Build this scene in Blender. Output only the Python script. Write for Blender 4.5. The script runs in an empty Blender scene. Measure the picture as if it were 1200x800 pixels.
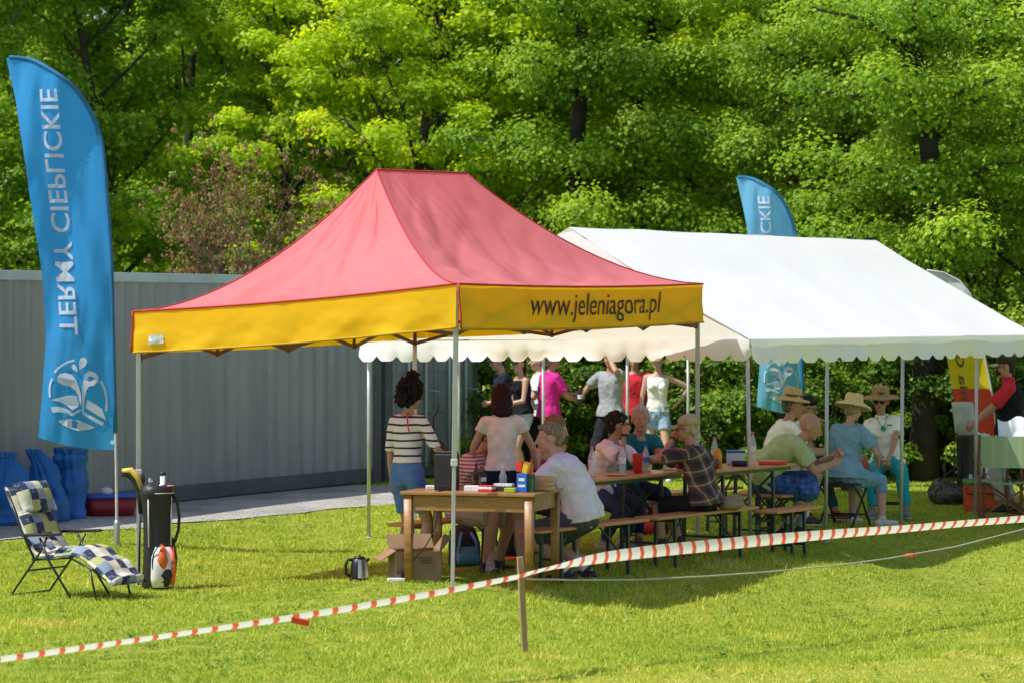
import bpy, bmesh, math, random
import numpy as np
from mathutils import Vector, Matrix, noise
random.seed(7); RNG = np.random.default_rng(7)
SC = bpy.context.scene; COL = SC.collection
PI = math.pi
# ------------------------------------------------------------------ camera geometry
F = 3400.0; CX = 600.0; HY = 365.0; CZ = 2.16      # focal length in photo px, principal column, horizon row, eye height

# ------------------------------------------------------------------ terrain
CP = np.array([  # x, y, z, sigma
 (-.44,23.1,.12,.9),(1.79,27.4,0,1.4),(-3.2,24.6,-.19,1.5),(-3.6,22.6,-.12,1.5),(-1.45,29.6,-.30,1.3),(-1.9,27.2,-.24,1.3),
 (-1.25,32.6,-.02,1.3),(-3.85,32.7,0,1.7),(-2.3,34.5,0,1.7),(-5.3,30,0,1.8),(-4.8,27.4,-.06,1.3),(-.9,25.6,-.09,1.2),(.8,26.5,0,1.3),
 (2.2,27.7,.02,1.0),(.5,24.35,.06,.7),(1.2,25.4,.06,.7),(1.75,26.4,.04,.7),(2.6,28.6,.03,.8),(4.2,30.2,-.07,1.2),(6.0,32.5,-.08,1.4),(3.4,33,0,2),(.3,32,-.02,1.5),(5.2,31.6,.04,.8),(1.2,37,-.07,2),(.95,23.2,-.42,.9),(2.4,25.1,-.62,1.0),
 (4.1,27.7,-.75,1.1),(5.9,30.3,-.6,1.1),(2,21.3,-.38,1.4),(4.2,24,-.38,1.5),(0,18.5,-.2,1.8),(-3,19.5,-.1,1.8),(3,18.5,-.2,1.8),(5,21,-.25,1.8),(0,37,0,3),(6,37,0,3)])
def gz(x, y):
    x = np.asarray(x, float); y = np.asarray(y, float)
    num = 0.; den = 0.02
    for a, b, z, s in CP:
        w = np.exp(-((x-a)**2+(y-b)**2)/(2*s*s)); num = num+w*z; den = den+w
    return num/den
def gzf(x, y): return float(gz(x, y))
def W(px, py, D): return Vector(((px-CX)/F*D, D, CZ-(py-HY)/F*D))
def G(px, py):
    """ground point seen at that bearing"""
    D = 12.0
    while D < 90:
        z = CZ-(py-HY)/F*D
        x = (px-CX)/F*D
        if z <= gzf(x, D): return Vector((x, D, gzf(x, D)))
        D += .02
    return Vector(((px-CX)/F*D, D, 0))
def GD(px, D):
    x = (px-CX)/F*D; return Vector((x, D, gzf(x, D)))

# ------------------------------------------------------------------ materials
def rgb(h):
    """sRGB 0-255 -> linear"""
    return tuple((c/12.92 if c <= .04045 else ((c+.055)/1.055)**2.4) for c in [v/255 for v in h])
class NT:
    def __init__(s, name):
        s.m = bpy.data.materials.new(name); s.m.use_nodes = True; s.t = s.m.node_tree; s.t.nodes.clear()
        s.out = s.t.nodes.new('ShaderNodeOutputMaterial')
    def n(s, typ, **kw):
        nd = s.t.nodes.new(typ)
        for k, v in kw.items():
            if k[0] == '_': setattr(nd, k[1:], v)
            else:
                nd.inputs[k.replace('__', ' ')].default_value = v
        return nd
    def l(s, a, b): s.t.links.new(a, b)
def ramp(nt, fac, stops, interp='LINEAR'):
    r = nt.n('ShaderNodeValToRGB'); r.color_ramp.interpolation = interp
    e = r.color_ramp.elements
    while len(e) < len(stops): e.new(.5)
    for i, (p, c) in enumerate(stops):
        e[i].position = p; e[i].color = tuple(c)+(1,) if len(c) == 3 else c
    nt.l(fac, r.inputs[0]); return r.outputs[0]
MC = {}
def mat(name, col, rough=.6, metal=0, var=.12, scale=8, bump=.0, bscale=60, trans=0, alpha=1, coat=0, tcol=None, sub=0, spec=.5, emit=0):
    key = name
    if key in MC: return MC[key]
    nt = NT(name); p = nt.n('ShaderNodeBsdfPrincipled', Roughness=rough, Metallic=metal)
    p.inputs['Specular IOR Level'].default_value = spec
    tc = nt.n('ShaderNodeTexCoord'); nz = nt.n('ShaderNodeTexNoise', Scale=scale, Detail=5)
    nt.l(tc.outputs['Object'], nz.inputs['Vector'])
    c0 = tuple(max(0, c*(1-var)) for c in col); c1 = tuple(min(1, c*(1+var)) for c in col)
    co = ramp(nt, nz.outputs[0], [(.3, c0), (.7, c1)])
    nt.l(co, p.inputs['Base Color'])
    if coat: p.inputs['Coat Weight'].default_value = coat
    if sub: p.inputs['Subsurface Weight'].default_value = sub; p.inputs['Subsurface Radius'].default_value = (.03, .01, .005)
    if bump:
        n2 = nt.n('ShaderNodeTexNoise', Scale=bscale, Detail=4); nt.l(tc.outputs['Object'], n2.inputs['Vector'])
        b = nt.n('ShaderNodeBump', Strength=bump, Distance=.02); nt.l(n2.outputs[0], b.inputs['Height']); nt.l(b.outputs[0], p.inputs['Normal'])
    sh = p.outputs[0]
    if trans:
        tr = nt.n('ShaderNodeBsdfTranslucent'); tr.inputs[0].default_value = tuple(tcol or col)+(1,)
        mx = nt.n('ShaderNodeMixShader'); mx.inputs[0].default_value = trans
        nt.l(sh, mx.inputs[1]); nt.l(tr.outputs[0], mx.inputs[2]); sh = mx.outputs[0]
    nt.l(sh, nt.out.inputs[0]); MC[key] = nt.m; return nt.m
def glassy(name, col, rough=.05, a=.45):
    if name in MC: return MC[name]
    nt = NT(name); g = nt.n('ShaderNodeBsdfPrincipled', Roughness=rough); g.inputs['Base Color'].default_value = tuple(col)+(1,)
    t = nt.n('ShaderNodeBsdfTransparent'); mx = nt.n('ShaderNodeMixShader'); mx.inputs[0].default_value = a
    nt.l(t.outputs[0], mx.inputs[1]); nt.l(g.outputs[0], mx.inputs[2]); nt.l(mx.outputs[0], nt.out.inputs[0]); MC[name] = nt.m; return nt.m
def stripes(name, c0, c1, freq, duty=.3, axis='Z', rough=.85, wob=.0):
    """bands along an object axis; duty = share of c1"""
    nt = NT(name); p = nt.n('ShaderNodeBsdfPrincipled', Roughness=rough)
    tc = nt.n('ShaderNodeTexCoord'); sp = nt.n('ShaderNodeSeparateXYZ'); nt.l(tc.outputs['Object'], sp.inputs[0])
    m = nt.n('ShaderNodeMath', _operation='MULTIPLY'); nt.l(sp.outputs['XYZ'.index(axis)], m.inputs[0]); m.inputs[1].default_value = freq
    nz = nt.n('ShaderNodeTexNoise', Scale=4.); nt.l(tc.outputs['Object'], nz.inputs['Vector'])
    a = nt.n('ShaderNodeMath', _operation='MULTIPLY_ADD'); nt.l(nz.outputs[0], a.inputs[0]); a.inputs[1].default_value = wob*freq; nt.l(m.outputs[0], a.inputs[2])
    f = nt.n('ShaderNodeMath', _operation='FRACT'); nt.l(a.outputs[0], f.inputs[0])
    nt.l(ramp(nt, f.outputs[0], [(0, c1), (duty, c0)], 'CONSTANT'), p.inputs['Base Color'])
    nt.l(p.outputs[0], nt.out.inputs[0]); return nt.m
def plaid(name):
    nt = NT(name); p = nt.n('ShaderNodeBsdfPrincipled', Roughness=.85)
    tc = nt.n('ShaderNodeTexCoord'); mp = nt.n('ShaderNodeMapping'); mp.inputs['Rotation'].default_value = (0.1, .3, .5)
    nt.l(tc.outputs['Object'], mp.inputs[0]); sp = nt.n('ShaderNodeSeparateXYZ'); nt.l(mp.outputs[0], sp.inputs[0])
    cols = []
    for ax, fr in ((0, 9), (2, 8)):
        m = nt.n('ShaderNodeMath', _operation='MULTIPLY'); nt.l(sp.outputs[ax], m.inputs[0]); m.inputs[1].default_value = fr
        f = nt.n('ShaderNodeMath', _operation='FRACT'); nt.l(m.outputs[0], f.inputs[0])
        cols.append(ramp(nt, f.outputs[0], [(0, (.02, .015, .02)), (.25, (.12, .07, .045)), (.5, (.45, .36, .26)), (.62, (.1, .05, .035)), (.8, (.03, .03, .05))], 'CONSTANT'))
    mx = nt.n('ShaderNodeMix', _data_type='RGBA'); mx.inputs[0].default_value = .5; nt.l(cols[0], mx.inputs[6]); nt.l(cols[1], mx.inputs[7])
    nt.l(mx.outputs[2], p.inputs['Base Color']); nt.l(p.outputs[0], nt.out.inputs[0]); return nt.m

# ------------------------------------------------------------------ object helpers
def tag(o, label=None, cat=None, group=None, kind=None):
    if label: o['label'] = label
    if cat: o['category'] = cat
    if group: o['group'] = group
    if kind: o['kind'] = kind
    return o
def thing(name, label, cat, loc=(0, 0, 0), rz=0, group=None):
    o = bpy.data.objects.new(name, None); COL.objects.link(o); o.location = loc; o.rotation_euler = (0, 0, rz); o.empty_display_size = .1
    return tag(o, label, cat, group)
def link(name, me, m, parent=None, loc=None):
    o = bpy.data.objects.new(name, me); COL.objects.link(o)
    if m is not None:
        me.materials.clear()
        for q in (m if isinstance(m, (list, tuple)) else [m]): me.materials.append(q)
    if parent: o.parent = parent
    if loc is not None: o.location = loc
    return o
def copy_tree(o, parent=None):
    c = o.copy(); COL.objects.link(c)
    if parent is not None: c.parent = parent
    for ch in [k for k in o.children]: copy_tree(ch, c)
    return c
JUNK = []
TMP = bpy.data.scenes.new('workbench')
def evaluate(o):
    TMP.collection.objects.link(o); vl = TMP.view_layers[0]; vl.update(); dg = vl.depsgraph
    nm = bpy.data.meshes.new_from_object(o.evaluated_get(dg)); TMP.collection.objects.unlink(o); return nm
def jitter(me, fn):
    n = len(me.vertices); co = np.empty(n*3, np.float32); no = np.empty(n*3, np.float32)
    me.vertices.foreach_get('co', co); me.vertex_normals.foreach_get('vector', no)
    co = co.reshape(-1, 3); d = np.array([fn(Vector(c)) for c in co.tolist()], np.float32)
    me.vertices.foreach_set('co', (co+no.reshape(-1, 3)*d[:, None]).ravel()); me.update()
class MB:
    def __init__(s): s.v = []; s.f = []; s.sm = []
    def add(s, vs, fs, smooth=True):
        b = len(s.v); s.v.extend([tuple(v) for v in vs]); s.f.extend([tuple(b+i for i in f) for f in fs]); s.sm.extend([smooth]*len(fs)); return s
    def box(s, c, size, rz=0, M=None, ch=.0):
        """box centred at c; ch = chamfer"""
        hx, hy, hz = [q/2 for q in size]; R = M or Matrix.Rotation(rz, 3, 'Z'); c = Vector(c)
        if ch <= 0:
            vs = [c+R@Vector((x*hx, y*hy, z*hz)) for x in (-1, 1) for y in (-1, 1) for z in (-1, 1)]
            return s.add(vs, [(0, 1, 3, 2), (4, 6, 7, 5), (0, 4, 5, 1), (2, 3, 7, 6), (0, 2, 6, 4), (1, 5, 7, 3)], False)
        bm = bmesh.new(); bmesh.ops.create_cube(bm, size=2)
        for v in bm.verts: v.co = Vector((v.co.x*hx, v.co.y*hy, v.co.z*hz))
        bmesh.ops.bevel(bm, geom=bm.edges[:], offset=min(ch, .45*min(size)), segments=2, profile=.5, affect='EDGES')
        vs = [c+R@v.co for v in bm.verts]; bm.verts.index_update(); fs = [[v.index for v in f.verts] for f in bm.faces]; bm.free()
        return s.add(vs, fs, False)
    def beam(s, a, b, w, h=None, ch=0):
        """square bar from a to b"""
        a = Vector(a); b = Vector(b); d = b-a; L = d.length; h = h or w
        q = d.to_track_quat('Z', 'Y').to_matrix(); return s.box((a+b)/2, (w, h, L), M=q, ch=ch)
    def tube(s, pts, r, n=8, caps=True, flat=None):
        pts = [Vector(p) for p in pts]; N = len(pts); rs = r if isinstance(r, (list, tuple)) else [r]*N
        vs = []; prev = None
        for i, p in enumerate(pts):
            t = (pts[min(i+1, N-1)]-pts[max(i-1, 0)]).normalized()
            if prev is None: x = t.orthogonal().normalized()
            else: x = (prev-t*prev.dot(t)); x = x.normalized() if x.length > 1e-6 else t.orthogonal().normalized()
            prev = x; y = t.cross(x)
            for k in range(n):
                a = 2*PI*k/n; vs.append(p+(x*math.cos(a)+y*math.sin(a))*rs[i])
        fs = [(i*n+k, i*n+(k+1) % n, (i+1)*n+(k+1) % n, (i+1)*n+k) for i in range(N-1) for k in range(n)]
        if caps: fs += [tuple(reversed(range(n))), tuple((N-1)*n+k for k in range(n))]
        return s.add(vs, fs)
    def lathe(s, c, prof, n=20, ax=(0, 0, 1), caps=True):
        c = Vector(c); z = Vector(ax).normalized(); x = z.orthogonal().normalized(); y = z.cross(x)
        vs = [c+z*h+(x*math.cos(2*PI*k/n)+y*math.sin(2*PI*k/n))*r for r, h in prof for k in range(n)]; N = len(prof)
        fs = [(i*n+k, i*n+(k+1) % n, (i+1)*n+(k+1) % n, (i+1)*n+k) for i in range(N-1) for k in range(n)]
        if caps: fs += [tuple(reversed(range(n))), tuple((N-1)*n+k for k in range(n))]
        return s.add(vs, fs)
    def ell(s, c, r, M=None, n=14, m=9):
        c = Vector(c); M = M or Matrix.Identity(3); r = (r,)*3 if not isinstance(r, (tuple, list)) else r
        vs = [c+M@Vector((0, 0, -r[2]))]
        for i in range(1, m):
            t = PI*i/m
            for k in range(n):
                a = 2*PI*k/n; vs.append(c+M@Vector((r[0]*math.sin(t)*math.cos(a), r[1]*math.sin(t)*math.sin(a), -r[2]*math.cos(t))))
        vs.append(c+M@Vector((0, 0, r[2]))); e = len(vs)-1
        fs = [(0, 1+(k+1) % n, 1+k) for k in range(n)]
        fs += [(1+(i-1)*n+k, 1+(i-1)*n+(k+1) % n, 1+i*n+(k+1) % n, 1+i*n+k) for i in range(1, m-1) for k in range(n)]
        fs += [(1+(m-2)*n+k, 1+(m-2)*n+(k+1) % n, e) for k in range(n)]
        return s.add(vs, fs)
    def loft(s, secs, n=18, p=2.3):
        """secs: (centre, X, Y, a, b) closed both ends; p = superellipse"""
        vs = []
        for c, X, Y, a, b in secs:
            for k in range(n):
                t = 2*PI*k/n; ct, st = math.cos(t), math.sin(t)
                vs.append(Vector(c)+X*a*math.copysign(abs(ct)**(2/p), ct)+Y*b*math.copysign(abs(st)**(2/p), st))
        N = len(secs)
        fs = [(i*n+k, i*n+(k+1) % n, (i+1)*n+(k+1) % n, (i+1)*n+k) for i in range(N-1) for k in range(n)]
        fs += [tuple(reversed(range(n))), tuple((N-1)*n+k for k in range(n))]
        return s.add(vs, fs)
    def sheet(s, fn, nu, nv, smooth=True):
        vs = [fn(i/nu, j/nv) for j in range(nv+1) for i in range(nu+1)]
        fs = [(j*(nu+1)+i, j*(nu+1)+i+1, (j+1)*(nu+1)+i+1, (j+1)*(nu+1)+i) for j in range(nv) for i in range(nu)]
        return s.add(vs, fs, smooth)
    def poly(s, pts): return s.add(pts, [tuple(range(len(pts)))], False)
    def mesh(s, name='mesh'):
        me = bpy.data.meshes.new(name); me.from_pydata(s.v, [], s.f); me.polygons.foreach_set('use_smooth', s.sm); me.update(); return me
    def build(s, name, m, parent=None, loc=None): return link(name, s.mesh(name), m, parent, loc)
def remesh(mb, vox=.0075, smooth=3, fac=.6, wr=0, wscale=9, wdir=(1, 1, 1)):
    me = mb.mesh('tmp'); o = bpy.data.objects.new('tmp', me)
    r = o.modifiers.new('r', 'REMESH'); r.mode = 'VOXEL'; r.voxel_size = vox; r.use_smooth_shade = True
    if smooth:
        q = o.modifiers.new('s', 'SMOOTH'); q.iterations = smooth; q.factor = fac
    nm = evaluate(o)
    JUNK.extend([o, me])
    if wr:
        jitter(nm, lambda c: wr*(noise.noise(Vector((c.x*wscale*wdir[0], c.y*wscale*wdir[1], c.z*wscale*wdir[2])))+.5*noise.noise(c*wscale*2.3)+(.4-2.4*abs(noise.noise(Vector((c.x*wscale*.9+c.z*4, c.y*wscale*.9, c.z*wscale*.8-c.x*5))))) ))
    nm.polygons.foreach_set('use_smooth', [True]*len(nm.polygons)); nm.update(); return nm
def text_mesh(s, size, sub=0, font_shear=0, bold=0):
    cu = bpy.data.curves.new('t', 'FONT'); cu.body = s; cu.size = size; cu.shear = font_shear; cu.offset = bold; cu.resolution_u = 4
    o = bpy.data.objects.new('t', cu)
    me = evaluate(o); JUNK.extend([o, cu])
    bm = bmesh.new(); bm.from_mesh(me)
    bmesh.ops.remove_doubles(bm, verts=bm.verts[:], dist=1e-5)
    bmesh.ops.triangulate(bm, faces=bm.faces[:])
    for _ in range(sub):
        e = [e for e in bm.edges if e.calc_length() > size*.12]
        if e: bmesh.ops.subdivide_edges(bm, edges=e, cuts=1); bmesh.ops.triangulate(bm, faces=bm.faces[:])
    vs = [tuple(v.co) for v in bm.verts]; bm.verts.index_update(); fs = [tuple(v.index for v in f.verts) for f in bm.faces]; bm.free()
    return vs, fs
# ================================================================== people
SKIN = {'light': mat('skin_light', (.56, .33, .235), .5, var=.06, sub=.08), 'tan': mat('skin_tan', (.47, .25, .155), .5, var=.06, sub=.08), 'pink': mat('skin_pink', (.6, .31, .24), .5, var=.08, sub=.08)}
EYEW = mat('eye_white', (.7, .7, .68), .2, var=0); EYED = mat('eye_dark', (.03, .02, .015), .2, var=0)
LIP = mat('lips', (.38, .12, .1), .5, var=.05)
def cloth(name, c, v=.1, b=.25): return mat('cloth_'+name, c, .85, var=v, scale=14, bump=b*2, bscale=16, spec=.2)
def hairm(name, c):
    if 'hair_'+name in MC: return MC['hair_'+name]
    nt = NT('hair_'+name); p = nt.n('ShaderNodeBsdfPrincipled', Roughness=.6); p.inputs['Specular IOR Level'].default_value = .25; tc = nt.n('ShaderNodeTexCoord')
    mp = nt.n('ShaderNodeMapping'); mp.inputs['Scale'].default_value = (90, 90, 14); nt.l(tc.outputs['Object'], mp.inputs[0])
    nz = nt.n('ShaderNodeTexNoise', Scale=1., Detail=4); nt.l(mp.outputs[0], nz.inputs['Vector'])
    nt.l(ramp(nt, nz.outputs[0], [(.3, tuple(x*.45 for x in c)), (.7, tuple(min(1, x*1.6) for x in c))]), p.inputs['Base Color'])
    b = nt.n('ShaderNodeBump', Strength=.7, Distance=.01); nt.l(nz.outputs[0], b.inputs['Height']); nt.l(b.outputs[0], p.inputs['Normal'])
    nt.l(p.outputs[0], nt.out.inputs[0]); MC['hair_'+name] = nt.m; return nt.m
def cone(mb, p0, p1, r0, r1, side=None, asp=1., n=12, k=3, round0=True, round1=True):
    """tapered limb with optional rounded ends"""
    p0 = Vector(p0); p1 = Vector(p1); d = (p1-p0); L = d.length
    if L < 1e-5: return
    d.normalize(); X = (side-d*side.dot(d)).normalized() if side is not None else d.orthogonal().normalized(); Y = d.cross(X)
    secs = []
    if round0:
        for t in (.98, .85, .5): secs.append((p0-d*r0*t, X, Y, r0*math.sqrt(1-t*t)*asp, r0*math.sqrt(1-t*t)))
    for i in range(k+1):
        t = i/k; r = r0+(r1-r0)*t; secs.append((p0+d*L*t, X, Y, r*asp, r))
    if round1:
        for t in (.5, .85, .98): secs.append((p1+d*r1*t, X, Y, r1*math.sqrt(1-t*t)*asp, r1*math.sqrt(1-t*t)))
    mb.loft(secs, n, 2.0)
def ik(a, b, l1, l2, pole):
    d = b-a; L = d.length
    if L > (l1+l2)*.995: b = a+d*((l1+l2)*.995/L); d = b-a; L = d.length
    if L < abs(l1-l2)*1.05+.02: L = abs(l1-l2)*1.05+.02
    c = (l1*l1+L*L-l2*l2)/(2*l1*L); c = max(-1, min(1, c)); dn = d.normalized()
    p = (pole-dn*pole.dot(dn)).normalized()
    return a+dn*(l1*c)+p*(l1*math.sqrt(1-c*c)), b
V = Vector
def person(label, pos, face, h=1.7, sex='m', skin='light', sit=None, lean=0, side=0, twist=0, hyaw=0, hpitch=0, hroll=0,
           hands=None, feet=None, elb=None, fat=1., hair=('short', (.03, .02, .015)), top=None, legs=None, shoes=None, socks=None,
           curl=.7, spread=.0, extras=(), vox=.0075, vis_legs=True, toe=None):
    """pos = world point of the pelvis on the ground; face = heading in degrees (0 = +X, 90 = away).
    local axes: +Y forward, +X the person's right. sit = seat height or None"""
    k = h/1.7; root = thing('person', label, 'person', pos, math.radians(face-90))
    fem = sex == 'f'
    hz = (sit+.085 if sit is not None else .915*k)
    P0 = V((0, 0, hz)); la = math.radians(lean); sa = math.radians(side)
    def up(f):  # spine direction at fraction f of lean
        return V((math.sin(sa*f), math.sin(la*f), math.cos(la*f)*math.cos(sa*f))).normalized()
    d0, d1, d2 = up(.45), up(.95), up(1.15)
    P1 = P0+d0*.18*k; P2 = P1+d1*.17*k; P3 = P2+d2*.13*k; P4 = P3+d2*.06*k
    Xh = V((1, 0, 0)); ta = math.radians(twist); Xs = V((math.cos(ta), -math.sin(ta), 0))
    Xs = (Xs-d2*Xs.dot(d2)).normalized(); Ys = d2.cross(Xs) # forward
    Xm = ((Xh+Xs)*.5).normalized()
    def fr(d, X):
        X = (X-d*X.dot(d)).normalized(); return X, d.cross(X)
    W_ = dict(hip=.168, waist=.128, chest=.146, uch=.15, sh=.105) if fem else dict(hip=.158, waist=.148, chest=.168, uch=.172, sh=.12)
    Dp = dict(hip=.115, waist=.095, chest=.112, uch=.098, sh=.065) if fem else dict(hip=.11, waist=.108, chest=.122, uch=.108, sh=.068)
    shw = (.158 if fem else .182)*k
    low = -d0 if sit is None else V((0, 0, -1))
    def torso(mb, inf=0., lo=-.1, hi=.56, hem=0., belly=1.):
        stn = [(-.12, P0+low*.10*k, d0, Xh, .115, .085), (-.06, P0+low*.05*k, d0, Xh, W_['hip']*.95, Dp['hip']*.98), (0, P0+d0*.02, d0, Xh, W_['hip'], Dp['hip']), (.1, P0+d0*.1*k, d0, Xh, (W_['hip']+W_['waist'])/2, (Dp['hip']+Dp['waist'])/2*belly),
               (.19, P1, (d0+d1).normalized(), Xm, W_['waist'], Dp['waist']*belly), (.28, P1+d1*.09*k, d1, Xm, (W_['waist']+W_['chest'])/2, Dp['chest']*.97), (.37, P2, d2, Xs, W_['chest'], Dp['chest']),
               (.45, P2+d2*.08*k, d2, Xs, W_['uch'], Dp['uch']), (.50, P3, d2, Xs, W_['uch']*.93, Dp['sh']*1.2), (.535, P3+d2*.035*k, d2, Xs, W_['sh']*.8, Dp['sh']), (.56, P4, d2, Xs, .062, .058)]
        secs = []
        for s, c, d, X, a, b in stn:
            if s < lo or s > hi: continue
            X_, Y_ = fr(d, X); fl = hem*max(0, (.12-s))/.2
            secs.append((c, X_, Y_, (a*fat+inf+fl)*k, (b*fat+inf+fl)*k))
        mb.loft(secs, 22, 2.35)
    # head frame
    hy, hp, hr = math.radians(hyaw), math.radians(hpitch), math.radians(hroll)
    HM = Matrix.Rotation(-hy, 3, 'Z')@Matrix.Rotation(-hp, 3, 'X')@Matrix.Rotation(hr, 3, 'Y')
    nd = (d2*.6+V((0, 0, 1))*.5+HM@V((0, .12, 0))).normalized()
    HB = P4+nd*.045*k; HC = HB+(HM@V((0, .022, .118)))*k; s = k*(1.05 if fem else 1.07)
    def hp_(x, y, z): return HC+HM@V((x, y, z))*s
    # arms / legs
    hands = hands or {}; feet = feet or {}; elb = elb or {}
    A = {}
    for q, sg in (('L', -1), ('R', 1)):
        S = P3+Xs*sg*shw-d2*.012*k
        tgt = V(hands.get(q, (sg*.27, .06, hz-.08)))
        pole = V(elb.get(q, (sg*.5, -.6, -.5)))
        E, Wr = ik(S, tgt, .285*k, .25*k, pole); A[q] = (S, E, Wr, sg)
    Lg = {}
    for q, sg in (('L', -1), ('R', 1)):
        Hj = P0+V((sg*.088*k*fat, 0, -.035))
        if q in feet: t = V(feet[q]); 
        else: t = V((sg*.11, .02, 0)) if sit is None else V((sg*.13, .42, 0))
        t = V((t.x, t.y, t.z+.085*k)); kp = V(elb.get('k'+q, (sg*.12, 1, .15)))
        K, An = ik(Hj, t, .43*k, .415*k, kp); Lg[q] = (Hj, K, An, sg)
    # ---------------- body, one surface
    mb = MB(); torso(mb)
    if fem:
        for sg in (-1, 1): mb.ell(P2+d2*.0+Xs*sg*.068*k+Ys*.085*k, (.052*k, .045*k, .05*k))
    cone(mb, P3-d2*.01, HB+nd*.06*k, .058*k*(.86 if fem else 1), .05*k*(.86 if fem else 1))
    mb.ell(hp_(0, -.018, .022), (.077*s, .093*s, .088*s), HM, 18, 12); mb.ell(hp_(0, .022, -.03), (.060*s, .066*s, .082*s), HM, 16, 10)
    mb.ell(hp_(0, .058, -.092), (.026*s, .024*s, .020*s), HM); mb.ell(hp_(0, .07, .018), (.05*s, .018*s, .012*s), HM)
    cone(mb, hp_(0, .082, .01), hp_(0, .108, -.034), .009*s, .013*s, n=8, k=2)
    mb.ell(hp_(0, .078, -.062), (.024*s, .014*s, .012*s), HM)
    for sg in (-1, 1):
        mb.ell(hp_(sg*.078, -.008, -.012), (.011*s, .020*s, .032*s), HM); mb.ell(hp_(sg*.04, .058, -.03), (.02*s, .018*s, .018*s), HM)
    for q in 'LR':
        S, E, Wr, sg = A[q]; f2 = .8 if fem else 1.
        cone(mb, S, E, .053*k*f2, .040*k*f2); cone(mb, E, E+(Wr-E)*.35, .039*k*f2, .041*k*f2, k=1); cone(mb, E+(Wr-E)*.35, Wr, .041*k*f2, .026*k*f2)
        cone(mb, P3+Xs*sg*.07*k, S, .06*k*f2, .055*k*f2)
        # hand
        fd = (Wr-E).normalized(); c_ = curl[q] if isinstance(curl, dict) else curl
        inw = V((-sg, 0, 0)); N_ = (inw-fd*inw.dot(fd)); N_ = N_.normalized() if N_.length > .2 else (V((0, 0, -1))-fd*V((0, 0, -1)).dot(fd)).normalized()
        B_ = fd.cross(N_)  # across knuckles
        if B_.dot(V((0, 1, 0))+V((0, 0, .6))) < 0: B_ = -B_
        hs = k*.95; pc = Wr+fd*.045*hs
        mb.loft([(Wr-fd*.01, B_, N_, .026*hs, .02*hs), (Wr+fd*.03*hs, B_, N_, .037*hs, .016*hs), (Wr+fd*.075*hs, B_, N_, .041*hs, .014*hs), (Wr+fd*.09*hs, B_, N_, .036*hs, .011*hs)], 12, 2.4)
        for i, (off, ln) in enumerate(((.031, .068), (.011, .078), (-.010, .072), (-.030, .056))):
            b0 = Wr+fd*.082*hs+B_*off*hs; a1 = c_*.6; a2 = c_*1.5
            e1 = b0+(fd*math.cos(a1)+N_*math.sin(a1)+B_*off*2)*ln*.5*hs; e2 = e1+(fd*math.cos(a2)+N_*math.sin(a2))*ln*.5*hs
            cone(mb, b0, e1, .0092*hs, .0088*hs, n=8, k=1); cone(mb, e1, e2, .0088*hs, .0078*hs, n=8, k=1)
        t0 = Wr+fd*.03*hs+B_*.03*hs; t1 = t0+(fd*.7+B_*.6+N_*.3)*.04*hs; t2 = t1+(fd*.9+N_*.5)*.03*hs
        cone(mb, t0, t1, .013*hs, .0105*hs, n=8, k=1); cone(mb, t1, t2, .0105*hs, .0085*hs, n=8, k=1)
        A[q] = (S, E, Wr, sg, fd, N_, B_)
        Hj, K, An, sg = Lg[q]
        cone(mb, Hj, K, .088*k*fat, .056*k*(fat*.5+.5)); cone(mb, K, K+(An-K)*.3, .054*k, .058*k, k=1); cone(mb, K+(An-K)*.3, An, .058*k*(fat*.4+.6), .036*k)
        if toe and q in toe: td = V(toe[q]).normalized()
        else:
            td = V((sg*.25, 1, 0)).normalized()
        Fh = An+V((0, 0, -.055*k))-td*.045*k; Ft = An+V((0, 0, -.062*k))+td*.15*k
        cone(mb, An, Fh, .037*k, .03*k, k=1); cone(mb, Fh, Ft, .032*k, .022*k, side=V((td.y, -td.x, 0)), asp=1.35)
        Lg[q] = (Hj, K, An, sg, td, Fh, Ft)
    link('body', remesh(mb, vox, 4, .5), SKIN[skin], root)
    # eyes and mouth
    e = MB(); ed = MB()
    for sg in (-1, 1):
        e.ell(hp_(sg*.031, .078, .0), (.0125*s, .008*s, .0075*s), HM, 8, 6); ed.ell(hp_(sg*.031, .0845, .0), (.0062*s, .004*s, .0062*s), HM, 8, 6)
    eo = e.build('eyes', EYEW, root); ed.build('pupils', EYED, eo)
    lp = MB(); lp.ell(hp_(0, .0885, -.062), (.022*s, .006*s, .0065*s), HM, 10, 6); lp.build('mouth', LIP, root)
    # ---------------- hair
    kind, hc = hair; hm = hairm('%02d%02d%02d' % tuple(int(c*100) for c in hc), hc)
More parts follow.
